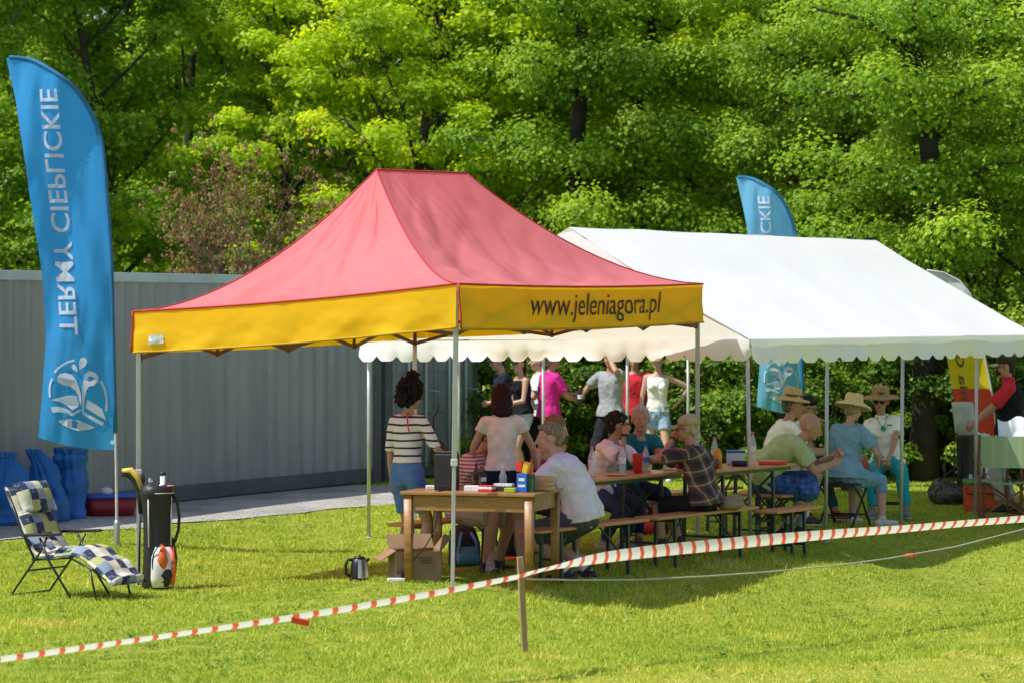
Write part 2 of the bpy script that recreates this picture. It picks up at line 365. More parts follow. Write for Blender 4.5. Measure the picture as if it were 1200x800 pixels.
    if kind != 'none':
        hb = MB()
        if kind == 'short' or kind == 'crop':
            hb.ell(hp_(0, -.028, .036), (.082*s, .092*s, .088*s), HM, 18, 12); hb.ell(hp_(0, .035, .085), (.055*s, .04*s, .025*s), HM); hb.ell(hp_(0, -.06, -.02), (.066*s, .05*s, .06*s), HM)
        elif kind == 'receding':
            hb.ell(hp_(0, -.048, .012), (.084*s, .068*s, .078*s), HM, 18, 12); hb.ell(hp_(0, -.07, -.03), (.062*s, .036*s, .05*s), HM); hb.ell(hp_(0, .0, .098), (.03*s, .05*s, .014*s), HM)
        elif kind == 'bob':
            hb.ell(hp_(0, -.028, .04), (.092*s, .1*s, .09*s), HM, 18, 12); hb.ell(hp_(0, -.05, -.05), (.09*s, .07*s, .10*s), HM); hb.ell(hp_(0, -.06, -.14), (.095*s, .055*s, .07*s), HM)
            for sg in (-1, 1): hb.ell(hp_(sg*.075, .0, -.06), (.022*s, .04*s, .085*s), HM)
        elif kind == 'curly':
            hb.ell(hp_(0, -.035, .045), (.11*s, .115*s, .11*s), HM, 18, 12); hb.ell(hp_(0, -.085, -.03), (.1*s, .065*s, .09*s), HM); hb.ell(hp_(0, -.03, .165), (.05*s, .05*s, .04*s), HM)
        elif kind == 'mop':
            hb.ell(hp_(0, -.03, .045), (.093*s, .102*s, .088*s), HM, 18, 12); hb.ell(hp_(0, -.07, -.03), (.08*s, .05*s, .06*s), HM); hb.ell(hp_(0, .045, .07), (.065*s, .04*s, .03*s), HM)
        elif kind == 'long':
            hb.ell(hp_(0, -.03, .035), (.085*s, .095*s, .088*s), HM, 18, 12); hb.ell(hp_(0, -.075, -.06), (.06*s, .04*s, .12*s), HM); hb.ell(hp_(0, -.09, -.16), (.035*s, .03*s, .09*s), HM)
        cut = MB()
        w = {'curly': .026, 'mop': .010, 'bob': .007, 'crop': .003, 'receding': .004, 'short': .004}.get(kind, .006)
        link('hair', remesh(hb, .008, 3, .5, wr=w, wscale=(32 if kind == 'curly' else 30)), hm, root)
        if kind not in ('bob', 'curly', 'long'):
            br = MB()
            for sg in (-1, 1): br.ell(hp_(sg*.032, .083, .021), (.017*s, .005*s, .004*s), HM, 8, 5)
            br.build('eyebrows', hm, root)
    # ---------------- clothes
    if top:
        m = top['m']; inf = top.get('inf', .014)*.72; mb = MB(); torso(mb, inf, top.get('lo', -.07), top.get('hi', .54), top.get('hem', .03), top.get('belly', 1.))
        if fem and not top.get('flat'):
            for sg in (-1, 1): mb.ell(P2+Xs*sg*.068*k+Ys*.09*k, (.06*k, .055*k, .06*k))
        sl = top.get('sleeve', .55); f2 = .85 if fem else 1.
        for q in 'LR':
            S, E, Wr, sg = A[q][:4]
            if sl > 0:
                cone(mb, P3+Xs*sg*.05*k-d2*.005, S, (.066*f2+inf*.5)*k, (.056*f2+inf)*k)
                if sl <= 1: cone(mb, S, S+(E-S)*sl, (.055*f2+inf)*k, (.052*f2+inf)*k*top.get('flare', 1.), round1=False)
                else:
                    cone(mb, S, E, (.055*f2+inf)*k, (.045*f2+inf)*k); cone(mb, E, E+(Wr-E)*(sl-1), (.045*f2+inf)*k, (.038*f2+inf)*k, round1=False)
            else:
                cone(mb, P3+Xs*sg*.05*k-d2*.02, P3+Xs*sg*.12*k-d2*.02, .055*k, .045*k)
        so = link(top.get('name', 'shirt'), remesh(mb, vox, 2, .5, wr=top.get('wr', .007), wscale=9, wdir=(1.3, 1.3, .7)), m, root)
        if top.get('collar'):
            cb = MB(); X_, Y_ = fr(nd, Xs); pr = []
            cb.loft([(P4-nd*.035, X_, Y_, .082*k, .078*k), (P4+nd*.012*k, X_, Y_, .07*k, .07*k)], 18, 2)
            cb.build('collar', top['collar'], so)
    if legs:
        m = legs['m']; inf = legs.get('inf', .012); ln = legs.get('len', .5); mb = MB(); torso(mb, inf*.8, -.2, legs.get('hi', .12), 0)
        for q in 'LR':
            Hj, K, An, sg = Lg[q][:4]
            if ln <= 1: cone(mb, Hj, Hj+(K-Hj)*ln, (.09*fat+inf)*k, (.066*fat+.01+inf*1.6)*k*legs.get('flare', 1.), round1=(ln > .97))
            else:
                cone(mb, Hj, K, (.09*fat+inf)*k, (.058+inf)*k); cone(mb, K, K+(An-K)*min(1, ln-1), (.058+inf)*k, (.05+inf*.8)*k*legs.get('flare', 1.) if ln < 1.8 else (.042+inf)*k, round1=False)
        link(legs.get('name', 'shorts'), remesh(mb, vox, 2, .5, wr=.006, wscale=10), m, root)
    if shoes is not None:
        for q in 'LR':
            Hj, K, An, sg, td, Fh, Ft = Lg[q]; mb = MB(); sx = V((td.y, -td.x, 0))
            cone(mb, Fh-V((0, 0, .0)), Ft, .041*k, .03*k, side=sx, asp=1.25)
            cone(mb, An-V((0, 0, .01)), Fh+td*.03, .046*k, .04*k, k=1)
            me = remesh(mb, .007, 2, .5)
            o = link('shoe', me, shoes, root)
            sb = MB(); dn = V((0, 0, 1)) if abs(td.z) < .3 else td.cross(sx)
            bz = V((0, 0, -.028*k)); sb.loft([(Fh+bz*1.1-td*.038*k, sx, V((0, 0, 1)), .03*k, .011), (Fh+bz*1.1, sx, V((0, 0, 1)), .046*k, .012), (Fh*.4+Ft*.6+bz, sx, V((0, 0, 1)), .05*k, .012), (Ft+bz*.85+td*.02, sx, V((0, 0, 1)), .036*k, .01), (Ft+bz*.8+td*.034, sx, V((0, 0, 1)), .02*k, .008)], 12, 2.5)
            sb.build('sole', mat('shoe_sole', (.5, .5, .48), .7), o)
    if socks is not None:
        for q in 'LR':
            Hj, K, An, sg = Lg[q][:4]; mb = MB(); cone(mb, An+(K-An)*.25, An-V((0, 0, .01)), .052*k, .044*k, k=2); mb.build('sock', socks, root)
    # ---------------- extras
    gl = mat('sunglass_lens', (.01, .01, .012), .08, var=0); fm = mat('glasses_frame', (.02, .015, .015), .3, var=0)
    for x in extras:
        t = x[0]
        if t in ('glasses', 'sunglasses'):
            g = MB(); l_ = MB()
            for sg in (-1, 1):
                ring = [hp_(sg*.034+math.cos(a)*.024, .094, .001+math.sin(a)*.018) for a in [i*PI/6 for i in range(13)]]
                g.tube(ring, .0026, 6, False); g.tube([hp_(sg*.058, .092, .006), hp_(sg*.08, .04, .006), hp_(sg*.084, -.01, .0)], .0028, 6)
                l_.lathe(hp_(sg*.034, .0935, .001), [(.0235*s, 0), (.0235*s, .0015)], 12, HM@V((0, 1, 0)))
            g.tube([hp_(-.01, .096, .004), hp_(.01, .096, .004)], .0026, 6); go = g.build('glasses', fm, root)
            if t == 'sunglasses': l_.build('lens', gl, go)
        if t == 'cap':
            c = MB(); c.loft([(hp_(0, -.022, .035), HM@V((1, 0, 0)), HM@V((0, 1, 0)), .089*s, .105*s), (hp_(0, -.022, .07), HM@V((1, 0, 0)), HM@V((0, 1, 0)), .088*s, .103*s), (hp_(0, -.025, .105), HM@V((1, 0, 0)), HM@V((0, 1, 0)), .072*s, .085*s), (hp_(0, -.025, .128), HM@V((1, 0, 0)), HM@V((0, 1, 0)), .035*s, .045*s), (hp_(0, -.025, .133), HM@V((1, 0, 0)), HM@V((0, 1, 0)), .008, .01)], 20, 2.1)
            co = c.build('cap', x[1], root)
            b = MB()
            b.sheet(lambda u, v: hp_((u-.5)*.15*(1-.25*v*v), .07+v*.085*(1-(abs(u-.5)*2)**2.2*.5)-.0, .043-(u-.5)**2*.09-v*.012), 10, 5)
            b.sheet(lambda u, v: hp_((.5-u)*.15*(1-.25*v*v), .07+v*.085*(1-(abs(u-.5)*2)**2.2*.5)-.0, .038-(u-.5)**2*.09-v*.012), 10, 5)
            b.build('cap_peak', x[2] if len(x) > 2 else x[1], co)
        if t == 'hat':
            R = x[2]; droop = x[3]; cr = x[4]; tilt = x[5] if len(x) > 5 else 0
            zz = HM@V((0, -math.sin(tilt), math.cos(tilt))); cen = hp_(0, -.015, .066)
            prof = [(R*s, -droop), (R*.86*s, -droop*.62+.006), (R*.68*s, -droop*.2), (.1*s, .0), (.094*s, .02), (.088*s, cr*.75), (.078*s, cr*.95), (.05*s, cr), (.001, cr*.97)]
            c = MB(); c.lathe(cen, prof, 28, zz, caps=False); ho = c.build('hat', x[1], root)
            md = ho.modifiers.new('t', 'SOLIDIFY'); md.thickness = .004
            jitter(ho.data, lambda c: noise.noise(c*11)*.016)
            bd = MB(); bd.lathe(cen+zz*.012, [(.0975*s, 0), (.0955*s, .028)], 28, zz, caps=False); bd.build('hat_band', x[6] if len(x) > 6 else fm, ho)
        if t == 'watch':
            S, E, Wr, sg, fd, N_, B_ = A[x[1]]; w = MB(); w.lathe(Wr-fd*.015, [(.031*k, 0), (.031*k, .022)], 14, fd); w.build('wristwatch', fm, root)
        if t == 'strap':   # bag / camera strap over the right shoulder across the back
            w = MB(); pts = [P4+Xs*.05-Ys*.055, P4+Xs*.06-Ys*.085-d2*.02, P3+Xs*.09-Ys*.108-d2*.05, P2+Xs*.115-Ys*.115+d2*.02]
            w.tube(pts, .006, 6); w.build('strap', x[1], root)
        if t == 'pendant':
            w = MB(); w.ell(P2+Ys*.142*k+d2*.06, (.028, .012, .03)); w.tube([P4+Xs*.05+Ys*.045, P3+Xs*.04+Ys*.11, P2+Ys*.145*k+d2*.07, P3-Xs*.04+Ys*.11, P4-Xs*.05+Ys*.045], .0035, 6); w.build('pendant', x[1], root)
        if t == 'logo':
            w = MB(); w.box(P2+Ys*.148*k+d2*.085+Xs*-.07, (.05, .004, .02)); w.build('shirt_emblem', x[1], root)
    root['_A'] = 0; del root['_A']
    return root, A, Lg, (HC, HM, s), (P0, P1, P2, P3, P4)
# ================================================================== camera, light, sky
cam = bpy.data.cameras.new('camera'); co = bpy.data.objects.new('camera', cam); COL.objects.link(co)
co.location = (0, 0, CZ); co.rotation_euler = (PI/2, 0, 0); cam.sensor_width = 36; cam.lens = 36*F/1200; cam.shift_y = -35/1200; cam.clip_end = 2000
cam.dof.use_dof = True; cam.dof.focus_distance = 25.5; cam.dof.aperture_fstop = 3.4
SC.camera = co
SUNH = Vector((-.95, -.3, 0)).normalized(); EL = math.radians(57)
SD = Vector((SUNH.x*math.cos(EL), SUNH.y*math.cos(EL), math.sin(EL)))
sl = bpy.data.lights.new('sun', 'SUN'); sl.energy = 5.0; sl.angle = math.radians(.55); sl.color = (1, .965, .9)
so = bpy.data.objects.new('sun', sl); COL.objects.link(so); so.rotation_euler = SD.to_track_quat('Z', 'Y').to_euler(); so.location = (-20, 10, 40)
wd = bpy.data.worlds.new('World'); SC.world = wd; wd.use_nodes = True; wt = wd.node_tree; wt.nodes.clear()
sk = wt.nodes.new('ShaderNodeTexSky'); sk.sky_type = 'NISHITA'; sk.sun_disc = False; sk.sun_elevation = EL; sk.sun_rotation = math.atan2(SD.x, SD.y)
sk.air_density = 1.; sk.dust_density = 1.5; sk.ozone_density = 1.
bg = wt.nodes.new('ShaderNodeBackground'); bg.inputs[1].default_value = .15
wo = wt.nodes.new('ShaderNodeOutputWorld'); wt.links.new(sk.outputs[0], bg.inputs[0]); wt.links.new(bg.outputs[0], wo.inputs[0])
SC.view_settings.view_transform = 'Standard'; SC.view_settings.look = 'None'; SC.view_settings.exposure = 0
SC.cycles.max_bounces = 8; SC.cycles.transparent_max_bounces = 12; SC.cycles.use_denoising = True

# ================================================================== ground
EDG = sorted([(q.y, q.x) for q in (G(-60, 640), G(0, 634), G(120, 622), G(240, 611), G(354, 601), G(470, 590), G(520, 584))])
def edge_near(y):  # x of the path's near edge at depth y
    return np.interp(y, [e[0] for e in EDG], [e[1] for e in EDG])-np.clip(EDG[0][0]-y, 0, 20)*.62+np.clip(y-EDG[-1][0], 0, 20)*.5
def mow(x, y):     # >0 in the yellower foreground strip
    return (x-.07)*(.52)-(y-18.6)*.85 if True else 0
gx = np.concatenate([[-400, -200, -100, -50, -25], np.arange(-12, 12.01, .16), [25, 50, 100, 200, 400]])
gy = np.concatenate([[-60, -20, 0, 6], np.arange(11, 42.01, .16), [46, 52, 60, 80, 120, 200, 400, 900]])
X, Y = np.meshgrid(gx, gy); Z = gz(X, Y)
rr = RNG.normal(0, .006, Z.shape); Z = Z+rr*((np.abs(X) < 12) & (Y > 11) & (Y < 42))
nx, ny = len(gx), len(gy); vs = np.stack([X, Y, Z], -1).reshape(-1, 3)
ii = (np.arange(ny-1)[:, None]*nx+np.arange(nx-1)).reshape(-1); fs = np.stack([ii, ii+1, ii+nx+1, ii+nx], -1)
me = bpy.data.meshes.new('ground'); me.from_pydata(vs.tolist(), [], fs.tolist()); me.polygons.foreach_set('use_smooth', [True]*len(fs))
nt = NT('lawn_soil'); p = nt.n('ShaderNodeBsdfPrincipled', Roughness=.95); p.inputs['Specular IOR Level'].default_value = .1
gm = nt.n('ShaderNodeNewGeometry'); n1 = nt.n('ShaderNodeTexNoise', Scale=.5, Detail=6); n2 = nt.n('ShaderNodeTexNoise', Scale=14., Detail=6)
nt.l(gm.outputs['Position'], n1.inputs['Vector']); nt.l(gm.outputs['Position'], n2.inputs['Vector'])
ca = ramp(nt, n1.outputs[0], [(.35, (.24, .30, .03)), (.65, (.32, .35, .05))]); cb = ramp(nt, n2.outputs[0], [(.3, (.12, .17, .02)), (.55, (.28, .33, .04)), (.75, (.42, .38, .12))])
mx = nt.n('ShaderNodeMix', _data_type='RGBA'); mx.inputs[0].default_value = .6; nt.l(ca, mx.inputs[6]); nt.l(cb, mx.inputs[7]); nt.l(mx.outputs[2], p.inputs['Base Color'])
b = nt.n('ShaderNodeBump', Strength=.6, Distance=.03); nt.l(n2.outputs[0], b.inputs['Height']); nt.l(b.outputs[0], p.inputs['Normal']); nt.l(p.outputs[0], nt.out.inputs[0])
tag(link('ground', me, nt.m), kind='structure')
# gravel path
nt = NT('gravel'); p = nt.n('ShaderNodeBsdfPrincipled', Roughness=.9); gm = nt.n('ShaderNodeNewGeometry')
v1 = nt.n('ShaderNodeTexVoronoi', Scale=38.); n2 = nt.n('ShaderNodeTexNoise', Scale=1.5, Detail=6)
nt.l(gm.outputs['Position'], v1.inputs['Vector']); nt.l(gm.outputs['Position'], n2.inputs['Vector'])
c1 = ramp(nt, v1.outputs['Color'], [(.1, (.36, .35, .33)), (.9, (.62, .6, .57))]); c2 = ramp(nt, n2.outputs[0], [(.3, (.6, .6, .58)), (.7, (1, .98, .95))])
mx = nt.n('ShaderNodeMix', _data_type='RGBA', _blend_type='MULTIPLY'); mx.inputs[0].default_value = 1; nt.l(c1, mx.inputs[6]); nt.l(c2, mx.inputs[7]); nt.l(mx.outputs[2], p.inputs['Base Color'])
b = nt.n('ShaderNodeBump', Strength=.8, Distance=.02); nt.l(v1.outputs['Distance'], b.inputs['Height']); nt.l(b.outputs[0], p.inputs['Normal']); nt.l(p.outputs[0], nt.out.inputs[0])
CU = Vector((.47, .883, 0)).normalized(); CN = Vector((CU.y, -CU.x, 0))   # container: along, and outward to the camera
C0 = Vector((-3.85, 32.7, 0))
mb = MB()
def pth(u, v):
    y = 12+u*24.2; xn = edge_near(y)+noise.noise(Vector((y*1.7, 0, 0)))*.16+noise.noise(Vector((y*5, 3, 0)))*.06
    yend = 36.2+noise.noise(Vector((v*6, 1, 0)))*.3; y2 = min(y, yend)
    x = xn+(v*-3.6); return (x, y, gzf(x, y)+.012)
mb.sheet(pth, 160, 24); me = mb.mesh()
tag(link('gravel_path', me, nt.m), kind='structure')

# ---- grass blades
def is_grass(x, y):
    e = edge_near(y); pathw = (x < e+.03) & (x > e-3.6) & (y < 36.2)
    return ~pathw
def leaf_mat(name, stops, trc, trf=.45, rough=.55, spec=.3, attr='tint'):
    nt = NT(name); a = nt.n('ShaderNodeAttribute', _attribute_name=attr)
    c = ramp(nt, a.outputs['Fac'], stops); p = nt.n('ShaderNodeBsdfPrincipled', Roughness=rough); p.inputs['Specular IOR Level'].default_value = spec
    nt.l(c, p.inputs['Base Color']); t = nt.n('ShaderNodeBsdfTranslucent')
    mm = nt.n('ShaderNodeMix', _data_type='RGBA', _blend_type='MULTIPLY'); mm.inputs[0].default_value = 1.; nt.l(c, mm.inputs[6]); mm.inputs[7].default_value = tuple(trc)+(1,)
    nt.l(mm.outputs[2], t.inputs[0]); m = nt.n('ShaderNodeMixShader'); m.inputs[0].default_value = trf
    nt.l(p.outputs[0], m.inputs[1]); nt.l(t.outputs[0], m.inputs[2]); nt.l(m.outputs[0], nt.out.inputs[0]); return nt.m
def mesh_np(name, verts, nper, tint):
    """verts (N,nper,3) polygons of nper vertices"""
    N = len(verts); me = bpy.data.meshes.new(name); me.vertices.add(N*nper); me.loops.add(N*nper); me.polygons.add(N)
    me.vertices.foreach_set('co', verts.astype(np.float32).ravel()); me.loops.foreach_set('vertex_index', np.arange(N*nper, dtype=np.int32))
    me.polygons.foreach_set('loop_start', np.arange(0, N*nper, nper, dtype=np.int32)); me.update(calc_edges=True)
    at = me.attributes.new('tint', 'FLOAT', 'POINT'); at.data.foreach_set('value', np.repeat(tint, nper).astype(np.float32)); return me
def lownoise(x, y, s, seed):
    r = np.random.default_rng(seed); o = np.zeros_like(x)
    for i in range(7):
        a = r.uniform(0, 6.28); f = s*r.uniform(.5, 2.2); o += np.sin(f*(x*math.cos(a)+y*math.sin(a))+r.uniform(0, 6.28))
    return o/7**.5
NB = 600000
yy = 14.5+(41-14.5)*RNG.random(NB)**1.15; xx = (RNG.random(NB)*2-1)*(yy*.19+1.3)
k = is_grass(xx, yy); xx = xx[k]; yy = yy[k]
pt = lownoise(xx, yy, 1.6, 3); fine = lownoise(xx, yy, 9, 4); tf = lownoise(xx, yy, 26, 8)*lownoise(xx, yy, 17, 12)
hgt = (.026+.02*RNG.random(len(xx)))*(1+.18*pt+.2*fine+.15*tf)*np.where(RNG.random(len(xx)) < .03, 2., 1)
mw = mow(xx, yy); fg = 1/(1+np.exp(-(mw+.12*fine)*9))
hgt = np.clip(hgt*.78, .013, .1)*(1-.35*fg)*(1+.9*np.exp(-((mw+.05)/.12)**2))
an = RNG.uniform(0, 2*PI, len(xx)); wd_ = .0032*(1+yy/30); ln = RNG.normal(0, .5, (len(xx), 2))*hgt[:, None]
z0 = gz(xx, yy)-.004
P0_ = np.stack([xx-np.cos(an)*wd_, yy-np.sin(an)*wd_, z0], -1); P1_ = np.stack([xx+np.cos(an)*wd_, yy+np.sin(an)*wd_, z0], -1)
P2_ = np.stack([xx+ln[:, 0], yy+ln[:, 1], z0+hgt], -1)
dry = np.clip(lownoise(xx, yy, 4.5, 21)-.9, 0, 1)
tint = np.clip(.40+.09*pt+.08*fine+.09*tf+.4*dry+RNG.normal(0, .13, len(xx))+.30*fg+.03, 0, 1)
GM = leaf_mat('grass_blades', [(0, (.17, .26, .015)), (.35, (.36, .50, .05)), (.6, (.55, .63, .07)), (.8, (.74, .70, .12)), (1, (.78, .66, .2))], (1., 1., .6), .35)
tag(link('grass', mesh_np('grass', np.stack([P0_, P1_, P2_], 1), 3, tint), GM), kind='stuff', label='short sunlit lawn grass of the golf course', cat='grass')

# small broad-leaved weeds and clover in the turf, part of the lawn
_r = np.random.default_rng(9); nW_ = 500; wy = 15+20*_r.random(nW_); wx = (_r.random(nW_)*2-1)*(wy*.19+.6); kk = is_grass(wx, wy)&(lownoise(wx, wy, 1.1, 33) > -.2); wx = wx[kk]; wy = wy[kk]
wi = np.repeat(np.arange(len(wx)), 14); an_ = _r.uniform(0, 6.28, len(wi)); rd_ = _r.uniform(.005, .055, len(wi)); lx = wx[wi]+np.cos(an_)*rd_; ly = wy[wi]+np.sin(an_)*rd_; lz = gz(lx, ly)+_r.uniform(.012, .045, len(wi)); sz = _r.uniform(.008, .02, len(wi))
dx_ = np.stack([np.cos(an_), np.sin(an_), np.full(len(wi), .35)], -1)*sz[:, None]; dy_ = np.stack([-np.sin(an_), np.cos(an_), np.zeros(len(wi))], -1)*sz[:, None]*.6; c_ = np.stack([lx, ly, lz], -1)
CLV = leaf_mat('clover_leaves', [(0, (.06, .14, .02)), (1, (.2, .34, .05))], (1.1, 1.1, .6), .35)
tag(link('clover', mesh_np('clover', np.stack([c_-dx_, c_+dy_, c_+dx_, c_-dy_], 1), 4, _r.random(len(wi))), CLV), kind='stuff', label='small clover and broad leaved weeds scattered in the lawn', cat='weeds')

# ================================================================== trees
def leaves(cent, rad, cnt, size, seed, up=.55, flat=.6, ctint=None, shell=.55):
    r = np.random.default_rng(seed); cent = np.asarray(cent); n = len(cent); rad = np.asarray(rad)
    idx = np.repeat(np.arange(n), cnt); N = len(idx)
    d = r.normal(size=(N, 3)); d /= np.linalg.norm(d, axis=1)[:, None]; d[:, 2] = np.where(r.random(N) < .6, np.abs(d[:, 2]), d[:, 2])
    rr_ = (shell+(1-shell)*r.random(N))*r.random(N)**.25
    lump = 1+.28*np.sin(d[:, 0]*5+idx)*np.sin(d[:, 1]*5+idx*2)+.15*np.sin(d[:, 2]*9+idx)
    off = d*(rr_*lump*rad[idx])[:, None]; off[:, 2] *= flat; off[:, 2] -= .22*(off[:, 0]**2+off[:, 1]**2)/rad[idx]
    pos = cent[idx]+off
    nrm = d*.75+np.array([-.12, -.12, up*.85])+r.normal(size=(N, 3))*.42; nrm /= np.linalg.norm(nrm, axis=1)[:, None]
    ax = r.normal(size=(N, 3)); ax -= nrm*(ax*nrm).sum(1)[:, None]; ax /= np.linalg.norm(ax, axis=1)[:, None]; bx = np.cross(nrm, ax)
    s = size*(.65+.7*r.random(N))[:, None]
    v = np.stack([pos-ax*s*.5, pos+bx*s*.42-nrm*s*.06, pos+ax*s*.6-nrm*s*.1, pos-bx*s*.42-nrm*s*.06], 1)
    ct = r.normal(0, .12, n) if ctint is None else np.asarray(ctint)
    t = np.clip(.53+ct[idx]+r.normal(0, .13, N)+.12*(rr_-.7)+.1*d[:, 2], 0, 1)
    return v, t
def tree_skeleton(seed, H, spread, z_lo, limbs, sub, crad, lean=.0, trunk_r=.13, ups=.75):
    r = random.Random(seed); mb = MB(); cents = []; rads = []
    tp = [Vector((0, 0, -.2))]; x = y = 0
    for i in range(1, 9):
        x += r.gauss(0, .1)+lean*.2; y += r.gauss(0, .1); tp.append(Vector((x, y, H*i/8*.93)))
    mb.tube(tp, [trunk_r*(1.25 if i == 0 else 1-.1*i) for i in range(9)], 9)
    for i in range(limbs):
        f = (i+.5)/limbs; z = z_lo+(H*.9-z_lo)*f; q = z/(H*.93)*8; j = min(7, int(q)); b = tp[j].lerp(tp[j+1], q-j) if j < 8 else tp[8]
        a = i*2.399+r.uniform(-.4, .4); ln = spread*(1-.55*abs(f-.3)**1.3-.35*f)*r.uniform(.75, 1.15)
        pts = [b]; d = Vector((math.cos(a), math.sin(a), ups+r.uniform(-.25, .3))).normalized(); p = b.copy()
        for s in range(5):
            d = (d+Vector((r.gauss(0, .16), r.gauss(0, .16), r.gauss(.02, .12)))).normalized(); p = p+d*ln/5; pts.append(p.copy())
        r0 = trunk_r*.42*(1-.6*f); mb.tube(pts, [r0*(1-.16*s) for s in range(6)], 6)
        for s in (2, 3, 4, 5):
            for _ in range(sub if s > 2 else 1):
                e = pts[s]+Vector((r.gauss(0, 1), r.gauss(0, 1), r.gauss(.15, .7)))*ln*.2
                mb.tube([pts[s-1].lerp(pts[s], .5), (pts[s]+e)/2+Vector((0, 0, .06)), e], [r0*.3, r0*.2, r0*.08], 4)
                cents.append(tuple(e)); rads.append(crad*r.uniform(.65, 1.3))
    for _ in range(6): cents.append((x+r.gauss(0, .5), y+r.gauss(0, .5), H*.95+r.gauss(0, .3))); rads.append(crad)
    return mb.mesh('trunk'), cents, rads
BARK = mat('bark', (.055, .045, .035), .95, var=.35, scale=6, bump=.8, bscale=20)
BARKD = mat('bark_dark', (.028, .024, .02), .95, var=.35, scale=6, bump=.8, bscale=20)
BARKL = mat('bark_twig', (.16, .11, .075), .9, var=.3, scale=6)
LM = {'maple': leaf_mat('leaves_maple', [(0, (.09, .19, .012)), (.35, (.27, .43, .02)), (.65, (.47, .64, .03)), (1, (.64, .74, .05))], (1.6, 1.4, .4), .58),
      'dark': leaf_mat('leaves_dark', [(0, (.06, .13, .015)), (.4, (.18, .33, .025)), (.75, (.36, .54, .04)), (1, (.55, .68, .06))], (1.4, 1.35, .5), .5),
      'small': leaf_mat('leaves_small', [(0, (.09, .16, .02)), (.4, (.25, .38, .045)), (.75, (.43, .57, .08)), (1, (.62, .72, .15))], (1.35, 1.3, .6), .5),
      'under': leaf_mat('leaves_shaded', [(0, (.025, .06, .012)), (.4, (.08, .16, .018)), (.75, (.2, .34, .03)), (1, (.42, .56, .05))], (1.3, 1.3, .5), .4),  # bush leaves darkened in colour, standing in for the shade of the trees
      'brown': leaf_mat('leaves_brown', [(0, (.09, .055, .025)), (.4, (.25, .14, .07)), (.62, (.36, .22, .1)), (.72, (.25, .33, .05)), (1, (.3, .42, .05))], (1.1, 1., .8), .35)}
def proto(seed, kind, H, spread, z_lo, limbs, sub, crad, cnt, size, **kw):
    lk = {q: kw.pop(q) for q in ('up', 'flat', 'shell') if q in kw}
    tm, c, r_ = tree_skeleton(seed, H, spread, z_lo, limbs, sub, crad, **kw)
    v, t = leaves(c, r_, cnt, size, seed, **lk); return tm, mesh_np('crown', v, 4, t), LM[kind]
PT = {'maple1': proto(11, 'maple', 8.8, 3.0, 1.0, 24, 2, .47, 480, .072), 'maple2': proto(12, 'maple', 9.2, 3.1, 1.2, 24, 2, .49, 480, .074),
      'dark1': proto(13, 'dark', 9.4, 2.9, .8, 26, 2, .47, 430, .07), 'dark2': proto(14, 'dark', 9.0, 3.0, .7, 26, 2, .49, 430, .072),
      'small1': proto(15, 'small', 8.2, 3.4, .5, 30, 3, .44, 380, .055, flat=.8, shell=.4), 'small2': proto(16, 'small', 8.6, 3.2, .9, 28, 3, .44, 380, .055, flat=.8, shell=.4)}
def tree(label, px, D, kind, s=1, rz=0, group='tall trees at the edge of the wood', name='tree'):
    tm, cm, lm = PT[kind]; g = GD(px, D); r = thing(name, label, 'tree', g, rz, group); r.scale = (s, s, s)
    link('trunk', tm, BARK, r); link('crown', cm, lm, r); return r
TR = [ # front row then back rows: label, px, D, proto, scale, rz
 ('dark leafy tree rising behind the tall blue flag at the far left', -60, 43, 'dark1', 1.0, 0),
 ('dark green tree between the blue flag and the brown bare shrub', 110, 45, 'dark2', 1.05, 1.1),
 ('tall shaded tree behind the brown bare shrub', 225, 50, 'dark1', 1.1, 2.4),
 ('bright yellow-green maple above the left slope of the red canopy', 345, 45.5, 'maple1', .95, .4),
 ('spreading light green maple directly behind the peak of the red canopy', 500, 43.5, 'maple2', 1.0, 2.0),
 ('light green maple above the left end of the white tent ridge', 660, 44, 'maple1', 1.0, 3.7),
 ('light green maple with dark forked limbs left of the second blue flag', 800, 45.5, 'maple2', .98, 5.0),
 ('darker tree behind the top of the second blue flag', 900, 47, 'dark2', 1.02, 4.2),
 ('small-leaved dense tree right of the second blue flag', 1010, 41.5, 'small1', 1.0, .2),
 ('small-leaved dense tree behind the pale tip of the yellow and red flag', 1125, 40.0, 'small2', 1.0, 1.3),
 ('small-leaved tree at the far right edge behind the man in the black vest', 1235, 39.5, 'small1', .98, 2.9)]
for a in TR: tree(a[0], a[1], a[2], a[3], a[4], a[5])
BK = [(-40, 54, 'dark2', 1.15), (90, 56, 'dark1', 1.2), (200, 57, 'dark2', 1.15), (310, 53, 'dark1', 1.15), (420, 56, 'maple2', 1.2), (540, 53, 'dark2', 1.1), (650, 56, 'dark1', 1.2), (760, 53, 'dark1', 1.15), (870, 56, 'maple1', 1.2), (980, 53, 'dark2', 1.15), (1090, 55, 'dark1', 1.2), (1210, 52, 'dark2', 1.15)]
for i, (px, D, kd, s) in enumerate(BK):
    tree('shaded tree standing deeper in the wood behind the front row', px, D, kd, s, i*1.37, 'trees deeper in the wood')
